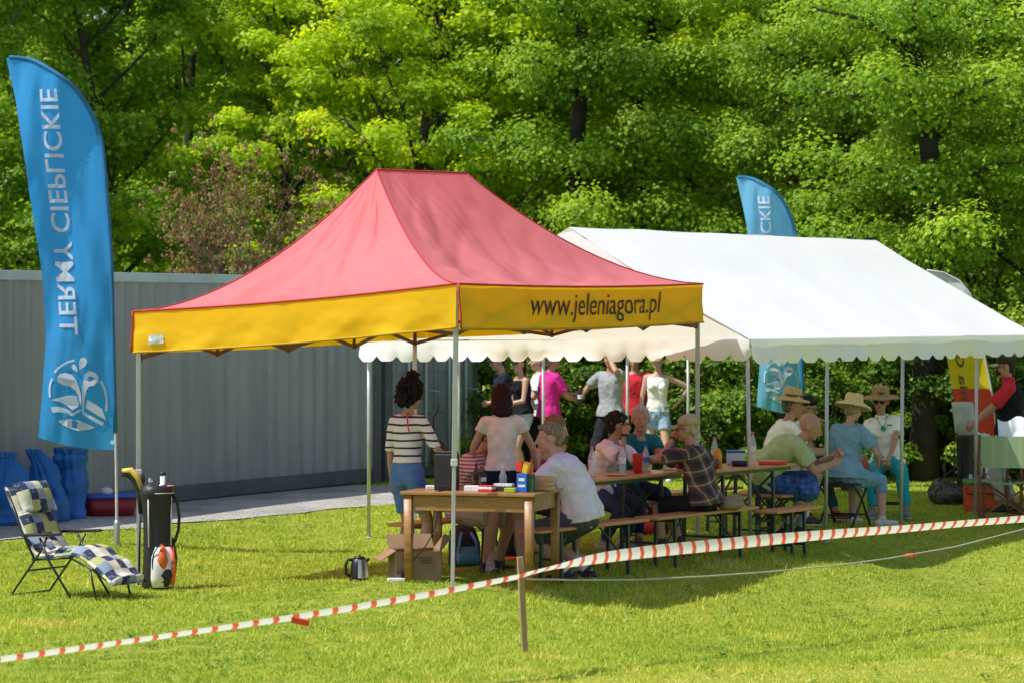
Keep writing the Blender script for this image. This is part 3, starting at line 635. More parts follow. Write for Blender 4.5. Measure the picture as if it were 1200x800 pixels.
# undergrowth at the wood's edge
def bush_proto(seed, kind, w, h, n, cnt, size):
    r = random.Random(seed); mb = MB(); c = []; rd = []
    for i in range(n):
        a = r.uniform(0, 6.28); q = r.random()**.5*w; z = r.uniform(.15, 1)*h*(1-.35*(q/w)**2); e = Vector((math.cos(a)*q, math.sin(a)*q*.8, z)); c.append(tuple(e)); rd.append(r.uniform(.25, .5))
        if i % 2 == 0: mb.tube([(math.cos(a)*.1, math.sin(a)*.1, -.05), e*.5+Vector((0, 0, .1)), e], [.03, .02, .008], 5)
    v, t = leaves(c, rd, cnt, size, seed, flat=.7, shell=.5); return mb.mesh('stem'), mesh_np('foliage', v, 4, t), LM[kind]
BP = [bush_proto(31, 'small', 1.5, 2.6, 34, 520, .06), bush_proto(32, 'maple', 1.3, 2.3, 30, 450, .066), bush_proto(33, 'dark', 1.6, 2.8, 36, 480, .066)]
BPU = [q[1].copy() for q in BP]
BL = [(560, 39.5, 1, .8, 'light green bush seen between the tent poles left of the standing onlookers'), (625, 40.5, 2, .95, 'dark bush behind the man in the pink polo shirt'), (690, 40, 1, .75, 'light green bush between the pink polo man and the grey shirt man'), (745, 41, 2, 1., 'dark bush behind the person in the red shirt'),
      (815, 40, 0, .9, 'leafy bush right of the woman in the white tank top'), (880, 40.5, 2, 1., 'dark bush behind the lower end of the second blue flag'), (945, 39, 0, .9, 'bush behind the man in the straw hat'), (1005, 39.5, 2, .9, 'dark bush behind the wide straw hat'), (1050, 40.5, 0, 1., 'bush behind the woman in the white polo'), (1110, 39.3, 0, .95, 'bush behind the white hooded golf bag'), (1180, 38.6, 2, .95, 'dark bush behind the man in the black vest'),
      (500, 42, 2, 1., 'dark bush behind the grey container doors'), (-20, 41, 2, 1.1, 'dark bush above the container roof at the left edge'), (180, 41, 1, .9, 'bright bush peeping over the container roof'), (400, 43, 1, 1.1, 'light bush above the container beside the red canopy')]
for i, (px, D, b_, s, lab) in enumerate(BL):
    g = GD(px, D if 520 < px < 860 else (D-1.4 if px >= 860 else D)); r = thing('bush', lab, 'bush', g, i*2.1, 'bushes along the edge of the wood'); r.scale = (s, s, s)
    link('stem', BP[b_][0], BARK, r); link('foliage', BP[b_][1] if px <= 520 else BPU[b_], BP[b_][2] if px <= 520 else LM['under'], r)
# free-standing dark trunk at the right
def trunk_only(label, px, D, r0, h, seed):
    rr2 = random.Random(seed); g = GD(px, D); t = thing('tree', label, 'tree', g, 0, 'tall trees at the edge of the wood'); mb = MB()
    pts = [Vector((rr2.gauss(0, .025)*i, rr2.gauss(0, .025)*i, -.1+h*i/7)) for i in range(8)]
    mb.tube(pts, [r0*(1.35 if i == 0 else 1-.06*i) for i in range(8)], 12); mb.build('trunk', BARKD, t)
    c = []; rd = []
    lb = MB()
    for i in range(16):
        a = i*2.4; z = h*(.5+.5*i/16); b = pts[min(7, int(z/h*7))]; e = b+Vector((math.cos(a)*1.6, math.sin(a)*1.6, .5)); lb.tube([b, (b+e)/2+Vector((0, 0, .15)), e], [r0*.3, r0*.2, .02], 5); c.append(tuple(e)); rd.append(.7)
        c.append(tuple((b+e)/2+Vector((0, 0, .2)))); rd.append(.7); c.append((b.x+rr2.gauss(0,.5), b.y-.4, b.z+.2)); rd.append(.6)
    lb.build('branches', BARK, t); v, tt = leaves(c, rd, 520, .062, seed); link('crown', mesh_np('crown', v, 4, tt), LM['dark'], t)
trunk_only('dark thick tree trunk standing right of the woman in turquoise trousers', 1081, 37.2, .17, 6.5, 5)
trunk_only('dark tree trunk behind the grey shirt man and the pink polo man', 683, 41.2, .15, 7.4, 6)
trunk_only('dark trunk seen between the bushes beside the red shirt person', 758, 42., .13, 7.5, 8)
trunk_only('dark slender trunk behind the second blue flag', 935, 40.5, .12, 7.5, 9)
# brown, half-bare shrub above the container
def bare_shrub():
    g = GD(308, 40.5); t = thing('shrub', 'half-bare brown shrub with reddish dry tips above the grey container', 'shrub', g); t.scale = (.72, .72, .93); r = random.Random(3); mb = MB(); tips = []
    def grow(p, d, ln, rad, dep):
        pts = [p]; q = p.copy(); dd = d.copy()
        for i in range(4):
            dd = (dd+Vector((r.gauss(0, .1), r.gauss(0, .1), r.gauss(.02, .07)))).normalized(); q = q+dd*ln/4; pts.append(q.copy())
        mb.tube(pts, [rad*(1-.17*i) for i in range(5)], 5 if dep < 2 else 3)
        if dep >= 3: tips.append(q.copy()); return
        for i in range(3 if dep < 2 else 4):
            b = pts[2+(i % 3)]; nd = (dd+Vector((r.gauss(0, .42), r.gauss(0, .42), r.gauss(.05, .25)))).normalized(); grow(b, nd, ln*r.uniform(.5, .8), rad*.5, dep+1)
    for i in range(13):
        a = r.uniform(0, 6.28); s_ = r.uniform(.05, .33); grow(Vector((r.gauss(0, .2), r.gauss(0, .2), 0)), Vector((math.cos(a)*s_, math.sin(a)*s_, 1)).normalized(), r.uniform(1.9, 2.35), .032, 0)
    mb.build('branches', BARKL, t)
    c = [tuple(p) for p in tips if p.z > 2.0]; v, tt = leaves(c, [.17]*len(c), 30, .05, 4, up=.1, flat=1., shell=.1); link('crown', mesh_np('crown', v, 4, np.clip(tt, 0, .98)), LM['brown'], t)
bare_shrub()
# the far wood, one mass
r_ = np.random.default_rng(77); nC = 700; cx = r_.uniform(-24, 24, nC); cy = r_.uniform(62, 68, nC); czz = 12*r_.random(nC)**1.2
v, t = leaves(np.stack([cx, cy, czz], 1), r_.uniform(.9, 1.7, nC), 90, .3, 5, ctint=r_.normal(-.1, .1, nC))
tag(link('distant_wood', mesh_np('distant_wood', v, 4, t), LM['dark']), kind='stuff', label='dense dark wood filling the gaps far behind the trees', cat='wood')

# ================================================================== containers
CG = mat('container_paint', (.245, .262, .27), .5, var=.2, scale=.9, bump=.15, bscale=6); _nt = NT('container_paint_worn'); _p = _nt.n('ShaderNodeBsdfPrincipled', Roughness=.5); _tc = _nt.n('ShaderNodeTexCoord')
_mp = _nt.n('ShaderNodeMapping'); _mp.inputs['Scale'].default_value = (5, 5, .35); _nt.l(_tc.outputs['Object'], _mp.inputs[0]); _n1 = _nt.n('ShaderNodeTexNoise', Scale=1.6, Detail=8); _nt.l(_mp.outputs[0], _n1.inputs['Vector'])
_n2 = _nt.n('ShaderNodeTexNoise', Scale=1.1, Detail=6); _nt.l(_tc.outputs['Object'], _n2.inputs['Vector']); _n3 = _nt.n('ShaderNodeTexNoise', Scale=9., Detail=3); _nt.l(_tc.outputs['Object'], _n3.inputs['Vector'])
_a = ramp(_nt, _n1.outputs[0], [(.3, (.195, .217, .235)), (.5, (.235, .26, .28)), (.72, (.265, .29, .305))]); _b = ramp(_nt, _n2.outputs[0], [(.3, (1.15, 1.14, 1.12)), (.7, (1.32, 1.3, 1.27))]); _c = ramp(_nt, _n3.outputs[0], [(.74, (0, 0, 0)), (.78, (1, 1, 1))])
_m = _nt.n('ShaderNodeMix', _data_type='RGBA', _blend_type='MULTIPLY'); _m.inputs[0].default_value = 1.; _nt.l(_a, _m.inputs[6]); _nt.l(_b, _m.inputs[7]); _m2 = _nt.n('ShaderNodeMix', _data_type='RGBA'); _nt.l(_c, _m2.inputs[0]); _nt.l(_m.outputs[2], _m2.inputs[6]); _m2.inputs[7].default_value = (.34, .34, .32, 1)
_nt.l(_m2.outputs[2], _p.inputs['Base Color']); _nt.l(_p.outputs[0], _nt.out.inputs[0]); CG = _nt.m
CDK = mat('container_frame', (.10, .12, .13), .55, var=.2, scale=3)
CTOP = mat('container_rail', (.45, .56, .57), .5, var=.12, scale=2); CDO = mat('container_door', (.22, .27, .30), .5, var=.12, scale=2)
def lorow(L, H, mb, O, U, N, z0):
    """corrugated wall along U starting at O"""
    x = 0; pr = []
    while x < L-.28:
        pr += [(x, 0), (x+.07, 0), (x+.14, -.032), (x+.21, -.032)]; x += .28
    pr += [(L, 0)]
    vs = []
    for a, d in pr:
        p = O+U*a+N*d; vs += [p+Vector((0, 0, z0)), p+Vector((0, 0, H))]
    mb.add(vs, [(2*i, 2*i+2, 2*i+3, 2*i+1) for i in range(len(pr)-1)], False)
def container(label, O, U, N, L, Wd, H=2.59):
    """O = camera-side near corner on the ground; U along the visible side; N outward"""
    t = thing('shipping_container', label, 'container', O); R = Matrix((U, -N, Vector((0, 0, 1)))).transposed()
    def bx(mb, a0, a1, d0, d1, z0, z1, ch=.006):
        mb.box(U*((a0+a1)/2)-N*((d0+d1)/2)+Vector((0, 0, (z0+z1)/2)), (a1-a0, abs(d1-d0), z1-z0), M=R, ch=ch)
    mb = MB(); bx(mb, .16, L-.16, .075, Wd-.06, .17, H-.08, 0); mb.build('body', CDK, t)
    mb = MB(); lorow(L-.32, H-.1, mb, U*.16-N*.03, U, N, .17); mb.build('side_wall', CG, t)
    [ (lambda q: (bx(q, a, a+.16, b_, b_+.16, 0, H), q.build('corner_post', CDK, t)))(MB()) for a in (0, L-.16) for b_ in (0, Wd-.16)]
    mb = MB(); bx(mb, .162, L-.162, .003, .08, .02, .19); bx(mb, 0.003, .157, .163, Wd-.163, .02, .18); bx(mb, L-.157, L-.003, .163, Wd-.163, .02, .18); mb.build('bottom_rail', CDK, t)
    mb = MB(); bx(mb, .162, L-.162, -.004, .075, H-.105, H-.003); mb.build('top_rail', CTOP, t)
    mb = MB(); bx(mb, .17, L-.17, .08, Wd-.02, H-.079, H-.02, 0); mb.build('roof', CG, t); return t, bx
z0c = 0
OA = C0+CU*(-7.52)
t, bx = container('long grey corrugated shipping container behind the blue bags', OA, CU, CN, 12.19, 2.44)
# second container, its door end in the same line
OB = C0+CU*4.78
t, bx = container('grey shipping container showing its closed double doors with lock bars', OB, CU, CN, 2.44, 6.06)
for a0, a1 in ((.17, 1.2), (1.24, 2.27)):
    d = MB(); bx(d, a0, a1, -.012, .028, .2, 2.47, .01); 
    for j in range(4): bx(d, a0+.06, a1-.06, -.03, -.013, .3+j*.54, .3+j*.54+.36, .012)
    do = d.build('door', CDO, t)
    for f in (.28, .72):
        l_ = MB(); x = a0+(a1-a0)*f; l_.tube([U_ for U_ in (CU*x+CN*.07+Vector((0, 0, .15)), CU*x+CN*.07+Vector((0, 0, 2.5)))], .017, 8); l_.beam(CU*(x-.02)+CN*.085+Vector((0, 0, 1.15)), CU*(x+.3)+CN*.085+Vector((0, 0, 1.12)), .03, .012); lo = l_.build('lock_bar', CTOP, do)
vs, fs = text_mesh('42', .17); mk = MB(); mk.add([CU*(1.62+v[1]*0+v[0]*.9)+CN*.034+Vector((0, 0, 2.05+v[1])) for v in vs], fs, False); mk.build('door_marking', mat('marking_dark', (.03, .035, .04), .6), t)
vs, fs = text_mesh('2 2 G 1', .13); mk = MB(); mk.add([CU*(2.02+v[1]*.8)+CN*.034+Vector((0, 0, 1.9-v[0])) for v in vs], fs, False); mk.build('door_marking', mat('marking_dark', (.03, .035, .04), .6), t)
# ================================================================== tents
METAL = mat('tent_metal', (.42, .43, .42), .4, metal=.5, var=.08); GALV = mat('galvanised_pole', (.5, .51, .5), .42, metal=.4, var=.1)
REDF = mat('red_canopy_fabric', (.90, .27, .30), .75, var=.06, scale=2, bump=.25, bscale=5, trans=.42, tcol=(.9, .2, .2), spec=.3)
YELF = mat('yellow_valance_fabric', (1., .62, .012), .75, var=.05, scale=2.5, bump=.25, bscale=5, trans=.35, tcol=(1., .66, .0), spec=.3)
PIPE = mat('red_piping', (.5, .02, .03), .6); TRUSS = mat('brown_truss', (.12, .055, .03), .5, var=.2); BLKE = mat('black_edging', (.015, .015, .017), .7)
WHF = mat('white_pvc', (.97, .97, .96), .5, var=.01, scale=2, bump=.2, bscale=4, trans=.22, tcol=(1., .96, .92), spec=.3)
INK = mat('brown_print', (.035, .012, .01), .7, var=0)
cN = Vector((-.44, 23.1, 0)); cL = Vector((-3.2, 24.55, -.19)); cR = Vector((1.79, 27.4, 0)); cB = Vector((-.97, 28.9, -.2))
top = {'N': 2.38, 'L': 2.16, 'R': 2.42, 'B': 2.24}
def gnd(p): return Vector((p.x, p.y, gzf(p.x, p.y)))
T = thing('canopy_tent', 'red and yellow pop-up canopy tent with a web address on its valance', 'tent', (0, 25.9, 0)); TO = Vector((0, 25.9, 0))
CN_ = {'N': cN, 'L': cL, 'R': cR, 'B': cB}
E = {q: Vector((CN_[q].x, CN_[q].y, top[q])) for q in 'NLRB'}
cen = (E['N']+E['L']+E['R']+E['B'])/4; ul = (E['R']-E['N']); ul.z = 0; ul.normalize()
Pk = {0: W(441, 199, 25.25), 1: W(546, 203, 26.75)}
dz = [0, 0]
def hipc(t): return 1-(1-t)**1.75
def canopy_pt(e, r, t, sag=0.):
    p = r.lerp(e, t); p.z = r.z-(r.z-e.z)*hipc(t)-sag; return p
EP = .03
def side_sheet(mb, a, b, ra, rb, seed):
    def fn(u, v):
        ee = a.lerp(b, u); rr_ = ra.lerp(rb, u); s = .10*math.sin(PI*u)*math.sin(PI*min(1, v*1.0))**1.2*(.45+.55*v)
        ee = ee-Vector((0, 0, .025*math.sin(PI*u))); p = canopy_pt(ee, rr_, v, s)
        w = noise.noise(Vector((u*7+seed, v*1.6, seed)))*.035+noise.noise(Vector((u*2.2+seed, v*4, 9)))*.028+.012*math.sin(u*26+v*5+seed)*math.sin(PI*v)-.055*max(0, .32-abs(noise.noise(Vector((u*6+v*5+seed, v*2.2-u*2, 4.+seed)))))+.03*abs(noise.noise(Vector((u*15-v*4+seed, v*3+u*2, 7.+seed))))
        k_ = min(1, u*8, (1-u)*8)*min(1, v*6+.05, (1-v)*6)
        p.z += w*k_; return p-TO
    mb.sheet(fn, 60, 48); return fn
mb = MB()
side_sheet(mb, E['L'], E['N'], Pk[0], Pk[0], 1); mb.build('canopy_panel', REDF, T)
mb = MB(); f2_ = side_sheet(mb, E['N'], E['R'], Pk[0], Pk[1], 2); mb.build('canopy_panel', REDF, T)
mb = MB(); side_sheet(mb, E['R'], E['B'], Pk[1], Pk[1], 3); mb.build('canopy_panel', REDF, T)
mb = MB(); side_sheet(mb, E['B'], E['L'], Pk[1], Pk[0], 4); mb.build('canopy_panel', REDF, T)
mb = MB()
for q, i in (('N', 0), ('L', 0), ('R', 1), ('B', 1)):
    mb.tube([canopy_pt(E[q], Pk[i], t/14)-TO+Vector((0, 0, .003)) for t in range(15)], .0065, 6)
mb.tube([Pk[0]-TO, Pk[1]-TO], .01, 6); mb.build('seam_piping', PIPE, T)
def valance(a, b, h, nm, lab=None):
    d = (b-a); nrm = Vector((d.y, -d.x, 0)).normalized()
    if nrm.y > 0 and nm: pass
    def pos(u, v, off=0):
        p = a.lerp(b, u); p = p-Vector((0, 0, .025*math.sin(PI*u)))-Vector((0, 0, h*v))
        w = .014*noise.noise(Vector((u*9, v*2.5, a.x)))+.012*math.sin(u*30+v*2)*v+.01*noise.noise(Vector((u*26, v*8, 3)))
        return p+nrm*(.012+w*(.3+v)+off)-TO
    mb = MB(); mb.sheet(lambda u, v: pos(u, v), 70, 10); o = mb.build('valance', YELF, T)
    return o, pos, nrm
vN, posL, nL = valance(E['L'], E['N'], .345, 1)
vR, posR, nR = valance(E['N'], E['R'], .36, 1)
valance(E['R'], E['B'], .35, 0); valance(E['B'], E['L'], .35, 0)
for a, b, ps in (('L', 'N', posL), ('N', 'R', posR)):
    mb = MB(); mb.tube([ps(i/40, 0, .003) for i in range(41)], .009, 6); mb.build('edge_piping', PIPE, T)
    mb = MB(); mb.tube([ps(i/50, 1.0, .001)+Vector((0, 0, 0)) for i in range(51)], .009, 6); mb.build('hem', mat('hem', (.5, .3, .01), .8) if a == 'N' else mat('hem', (.5, .3, .01), .8), T)
mb = MB(); mb.tube([posR(0, v/6, .008) for v in range(7)], .008, 6); mb.build('corner_piping', PIPE, T)
mb = MB(); mb.tube([posL(0, v/6, .008) for v in range(7)], .009, 6); mb.build('corner_piping', PIPE, T)
# web address
vs, fs = text_mesh('www.jeleniagora.pl', 1.0, 0, .12, 0)
x0 = min(v[0] for v in vs); x1 = max(v[0] for v in vs); y0 = min(v[1] for v in vs); y1 = max(v[1] for v in vs)
U0, U1 = .262, .80
mb = MB(); mb.add([posR(U0+(v[0]-x0)/(x1-x0)*(U1-U0), .86-(v[1]-y0)/(y1-y0)*.70, .008) for v in vs], fs, False); mb.build('lettering', INK, vR)
# white label
mb = MB(); mb.sheet(lambda u, v: posL(.055+u*.045, .60+v*.22, .008), 4, 3, False); mb.build('label_patch', mat('white_label', (.6, .62, .64), .6, var=.3, scale=30), vN)
# legs and feet
for q, foot in (('N', gnd(cN)), ('L', gnd(cL)), ('R', gnd(cR)), ('B', gnd(cB))):
    p = foot-TO; tp_ = E[q]-TO-Vector((0, 0, .05)); inn = (cen-E[q]); inn.z = 0; inn.normalize(); tp_ = tp_+inn*.045; p = Vector((tp_.x, tp_.y, p.z))
    if q == 'N': p.x -= .03
    mb = MB(); mid = p.lerp(tp_, .46); mb.beam(mid-Vector((0, 0, .1)), tp_, .042, ch=.005); lg = mb.build('leg', METAL, T)
    mb = MB(); mb.beam(p+Vector((0, 0, .012)), mid, .032, ch=.004); mb.build('inner_tube', GALV, lg)
    mb = MB(); mb.box(mid-Vector((0, 0, .085)), (.056, .056, .06), ch=.008); mb.build('height_lock', mat('light_plastic', (.55, .55, .53), .5), lg)
    mb = MB(); mb.box(p+Vector((0, 0, .006)), (.085, .085, .012), ch=.003); mb.build('foot_plate', GALV, lg)
# scissor trusses
def truss(a, b, n, dz0, dz1, m):
    mb = MB()
    for i in range(n):
        p = a.lerp(b, i/n); q = a.lerp(b, (i+1)/n)
        mb.beam(p-Vector((0, 0, dz0)), q-Vector((0, 0, dz1)), .022, .03); mb.beam(p-Vector((0, 0, dz1)), q-Vector((0, 0, dz0)), .022, .03)
        mb.box(q-Vector((0, 0, (dz0+dz1)/2)), (.03, .03, dz1-dz0+.04))
    return mb.build('scissor_truss', m, T)
ins = lambda q: E[q]+((cen-E[q]).normalized()*.06)-TO
for a, b, n in (('L', 'N', 2), ('N', 'R', 4), ('R', 'B', 2), ('B', 'L', 4)): truss(ins(a), ins(b), n, .12, .40, TRUSS)
mb = MB(); mb.beam(ins('L')*.5+ins('N')*.5-Vector((0, 0, .4)), Pk[0]-TO-Vector((0, 0, .95)), .025); mb.build('roof_strut', TRUSS, T)
mb = MB(); mb.beam(ins('R')*.5+ins('B')*.5-Vector((0, 0, .4)), Pk[1]-TO-Vector((0, 0, .95)), .025); mb.build('roof_strut', TRUSS, T)
mb = MB(); mb.beam(Pk[0]-TO-Vector((0, 0, .05)), Pk[0]-TO-Vector((0, 0, .9)), .03); mb.build('roof_post', TRUSS, T)
mb = MB(); mb.beam(Pk[1]-TO-Vector((0, 0, .05)), Pk[1]-TO-Vector((0, 0, .9)), .03); mb.build('roof_post', TRUSS, T)

# ---- white marquee
uW = Vector((.565, .825, 0)); nW = Vector((.825, -.565, 0)); A0 = Vector((2.23, 27.5, 0)); LW = 6.45; WW = 4.5
M_ = thing('marquee', 'long white gabled marquee tent with a scalloped valance', 'tent', A0)
def wp(a, b, z): return uW*a-nW*b+Vector((0, 0, z))
EV = 1.9; RZ = 2.99; RB = 1.98
def slope(b0, b1, z0_, z1_, sd):
    def fn(u, v):
        a = u*(LW+.1)-.05; b = b0+(b1-b0)*v; z = z0_+(z1_-z0_)*v-.035*math.sin(PI*v)-.012*abs(math.sin(PI*u*4))*(1-v)
        z += .012*noise.noise(Vector((a*1.2, b*2, sd)))+.004*noise.noise(Vector((a*5, b*5, sd))); return wp(a, b, z)
    mb = MB(); mb.sheet(fn, 60, 20); return mb.build('roof_panel', WHF, M_)
slope(-.05, RB, EV, RZ, 1); slope(WW+.05, RB, EV-.03, RZ, 2)
def scal(p, q, n, h=.21, out=Vector((0, 0, 0)), droop=0):
    def fn(u, v):
        r = p.lerp(q, u); ph = (u*n) % 1; sc = .055*min(1, 1.5*math.sin(PI*ph)**1.1)*(1+.25*noise.noise(Vector((int(u*n)*3.1, 0, p.x))))
        zb = -(h-.055)-sc; w = .03*math.sin(u*23+1)*v+.02*noise.noise(Vector((u*14, v*3, p.x)))
        return r+out*(.01+w*v+.012*math.sin(u*n*PI)**2*v)+Vector((0, 0, v*zb))
    mb = MB(); mb.sheet(fn, n*10, 5); return mb.build('scalloped_valance', WHF, M_)
scal(wp(-.05, -.06, EV), wp(LW+.05, -.06, EV), 19, .24, nW)
scal(wp(-.05, WW+.06, EV-.03), wp(LW+.05, WW+.06, EV-.03), 24, .185, -nW)
scal(wp(-.06, WW+.06, EV-.05), wp(-.06, -.06, EV-.0), 20, .205, -uW)
scal(wp(LW+.06, -.06, EV), wp(LW+.06, WW+.06, EV-.03), 13, .24, uW)
for a in (-.045, LW+.045):
    mb = MB()
    def fn(u, v):
        b = -.05+u*(WW+.1); zt = EV+(RZ-EV)*((b+.05)/(RB+.05) if b < RB else (WW+.05-b)/(WW+.05-RB)); return wp(a+.02*math.sin(u*9), b, EV-.02+(zt-EV+.0)*v)
    mb.sheet(fn, 30, 8); mb.build('gable_panel', WHF, M_)
pos_n = [0, 1.6, 3.25, 5.03, 6.42]
for i, a in enumerate(pos_n):
    for b in (0., WW):
        w = A0+wp(a, b, 0); g = gzf(w.x, w.y); off = wp(a, b, 0)
        tx = off.copy(); tx.z = EV-.02
        mb = MB(); mb.tube([off+Vector((-.02*(1 if b == 0 else 0)+(.05 if b == 0 and i == 0 else 0), 0, g-.02)), tx], .019, 10); pl = mb.build('pole', GALV, M_)
        mb = MB(); mb.lathe(off+Vector((.03 if b == 0 and i == 0 else -.02*(b == 0), 0, g)), [(.045, 0), (.045, .006), (.022, .012)], 10); mb.build('foot_plate', GALV, pl)
    mb = MB(); mb.tube([wp(a, 0, EV-.06), wp(a, RB, RZ-.10), wp(a, WW, EV-.09)], .017, 8); mb.build('rafter', GALV, M_)
for b, z in ((0, EV-.06), (WW, EV-.09), (RB, RZ-.10)):
    mb = MB(); mb.tube([wp(0, b, z), wp(LW-.03, b, z)], .017, 8); mb.build('purlin', GALV, M_)

# ================================================================== feather flags
BLUF = mat('blue_flag_fabric', (.055, .40, .92), .6, var=.08, scale=1.5, bump=.2, bscale=6, trans=.5, tcol=(.05, .48, 1.), spec=.3)
BLUH = mat('blue_flag_hem', (.03, .22, .45), .7, trans=.3, tcol=(.03, .3, .6)); WPR = mat('white_print', (.75, .8, .84), .7, var=.03, trans=.4, tcol=(.7, .8, .9))
def interp(tab, y):
    for (y0_, x0_), (y1_, x1_) in zip(tab, tab[1:]):
        if y0_ <= y <= y1_: 
            t = (y-y0_)/(y1_-y0_); return x0_+(x1_-x0_)*t
    return tab[-1][1] if y > tab[-1][0] else tab[0][1]
LT = [(68, 6), (120, 18), (200, 32), (320, 48), (400, 53), (450, 50), (512, 45)]
RT = [(68, 9), (70, 28), (75, 42), (84, 58), (96, 76), (112, 92), (140, 108), (175, 118), (220, 122), (300, 128), (400, 131), (527, 135)]
def flag(label, base, s, px0=137, py0=640, glyphs=True, mats=(BLUF,), depthrip=.05):
    """blue flag; photo outline (in flag-1 pixels) scaled by s m/px, standing at base"""
    t = thing('feather_flag', label, 'flag', base)
    def P(px, py, off=0.):
        x = (px-px0)*s; z = (py0-py)*s
        rip = (depthrip+.012*math.sin(py*.021))*math.sin(px*.045+py*.016)*min(1, (133-px)/50 if px < 133 else 0)+.013*math.sin(px*.13-py*.05)*(1 if px < 125 else 0)+(.035*noise.noise(Vector((px*.05, py*.009+px*.02, 5.)))+.012*noise.noise(Vector((px*.16, py*.03, 2.))))*min(1, max(0, (130-px)/25))
        return Vector((x, rip-off, z))
    def fn(u, v):
        y = 68+v*(512-68); l = interp(LT, y); yr = 68+v*(527-68); r = interp(RT, yr)
        y_ = y+(yr-y)*u; return P(l+(r-l)*u, y_+ (4*math.sin(PI*u) if v > .97 else 0))
    mb = MB(); mb.sheet(fn, 24, 110); fl = mb.build('flag_cloth', mats[0], t)
    pole = [P(px0, py0+2), P(136, 540), P(132.5, 400), P(130, 300), P(124, 215), P(119, 170), P(109, 138), P(93, 110), P(77, 94), P(59, 82), P(43, 73), P(28, 68.5), P(10, 67)]
    def sm(pts):
        out = []
        for i in range(len(pts)-1):
            p0_, p1_, p2_, p3_ = pts[max(i-1, 0)], pts[i], pts[i+1], pts[min(i+2, len(pts)-1)]
            for j in range(4):
                q = j/4; out.append(.5*((2*p1_)+(-p0_+p2_)*q+(2*p0_-5*p1_+4*p2_-p3_)*q*q+(-p0_+3*p1_-3*p2_+p3_)*q**3))
        return out+[pts[-1]]
    pp = sm(pole); mb = MB(); mb.tube(pp, [.014-.009*i/len(pp) for i in range(len(pp))], 8); mb.build('pole', mat('flag_pole', (.55, .56, .56), .4), t)
    mb = MB(); mb.tube(pp[5:], [.021]*len(pp[5:]), 8); mb.build('pole_sleeve', BLUH, fl)
    mb = MB(); mb.lathe(P(px0, py0), [(.02, -.05), (.03, 0), (.03, .22), (.018, .26)], 10); mb.build('ground_socket', METAL, t)
    if glyphs:
        vs, fs = text_mesh('TERMY CIEPLICKIE', 1.0, 2, 0, .01)
        x0 = min(v[0] for v in vs); x1 = max(v[0] for v in vs); y0 = min(v[1] for v in vs if True); y1 = .72
        def base_x(y): return 47+ (y-105)*(24/285) if y < 390 else 71
        def G_(v):
            f = (v[0]-x0)/(x1-x0); y = 392-f*(392-105); return P(base_x(y)+v[1]/y1*22, y, .012)
        mb = MB(); mb.add([G_(v) for v in vs], [tuple(reversed(f)) for f in fs], False); mb.build('lettering', WPR, fl)
        C = lambda x, y: P(x/5, 380+y/5, .012)
        def strip(pts, w):
            vs_ = []
            for i, (x, y) in enumerate(pts):
                xa, ya = pts[max(0, i-1)]; xb, yb = pts[min(len(pts)-1, i+1)]; l = math.hypot(xb-xa, yb-ya); nx_, ny_ = -(yb-ya)/l*w, (xb-xa)/l*w; vs_ += [C(x+nx_, y+ny_), C(x-nx_, y-ny_)]
            return vs_, [(2*i, 2*i+1, 2*i+3, 2*i+2) for i in range(len(pts)-1)]
        emb = MB()
        for pts in ([(325, 280), (345, 255), (375, 233), (405, 218), (440, 209)], [(312, 315), (300, 345), (295, 380), (298, 425)], [(592, 328), (612, 370), (624, 420), (626, 470), (622, 505)]):
            v_, f_ = strip(pts, 6); emb.add(v_, f_, False)
        def blob(pts): emb.poly([C(x, y) for x, y in pts])
        blob([(470, 265), (467, 225), (475, 200), (492, 191), (510, 200), (515, 222), (503, 242), (485, 255)])
        blob([(460, 280), (430, 262), (420, 245), (428, 232), (442, 235), (455, 255)])
        blob([(480, 440), (474, 475), (466, 430), (445, 385), (415, 362), (370, 352), (345, 335), (342, 305), (355, 286), (390, 282), (425, 295), (450, 325), (468, 370), (478, 410)])
        blob([(487, 540), (483, 440), (485, 370), (492, 325), (505, 290), (530, 270), (560, 280), (580, 305), (578, 335), (555, 355), (525, 362), (508, 385), (498, 430), (494, 490)])
        blob([(300, 440), (350, 428), (400, 416), (452, 416), (462, 450), (464, 478), (428, 500), (395, 470), (350, 448)])
        blob([(515, 440), (560, 465), (600, 495), (622, 558), (560, 525), (500, 485)])
        blob([(302, 480), (350, 480), (400, 495), (430, 518), (470, 495), (482, 500), (430, 535), (390, 515), (345, 510), (315, 515)])
        blob([(495, 510), (530, 532), (580, 560), (610, 575), (600, 590), (550, 570), (495, 532)])
        blob([(345, 562), (400, 552), (460, 560), (510, 580), (555, 603), (520, 615), (460, 620), (400, 600), (365, 582)])
        emb.build('emblem', WPR, fl)
        mb = MB(); mb.poly([C(648, 678), (C(670, 678)), C(670, 700), C(648, 700)]); mb.build('care_label', WPR, fl)
    return t
fb = G(137, 640); flag('tall blue feather flag beside the left leg of the red canopy', fb, fb.y/F)
# second flag behind the white marquee
s2 = 277/459; D2 = 35.5; x2 = 863+(137-6)*s2; y2 = 208+(640-68)*s2; b2 = W(x2, y2, D2); b2.z = b2.z; flag('smaller blue feather flag standing behind the white marquee', b2, s2/(F/D2), px0=137, py0=640, mats=(mat('pale_blue_flag', (.20, .58, .95), .6, var=.06, scale=1.5, trans=.5, tcol=(.2, .68, 1.)),))
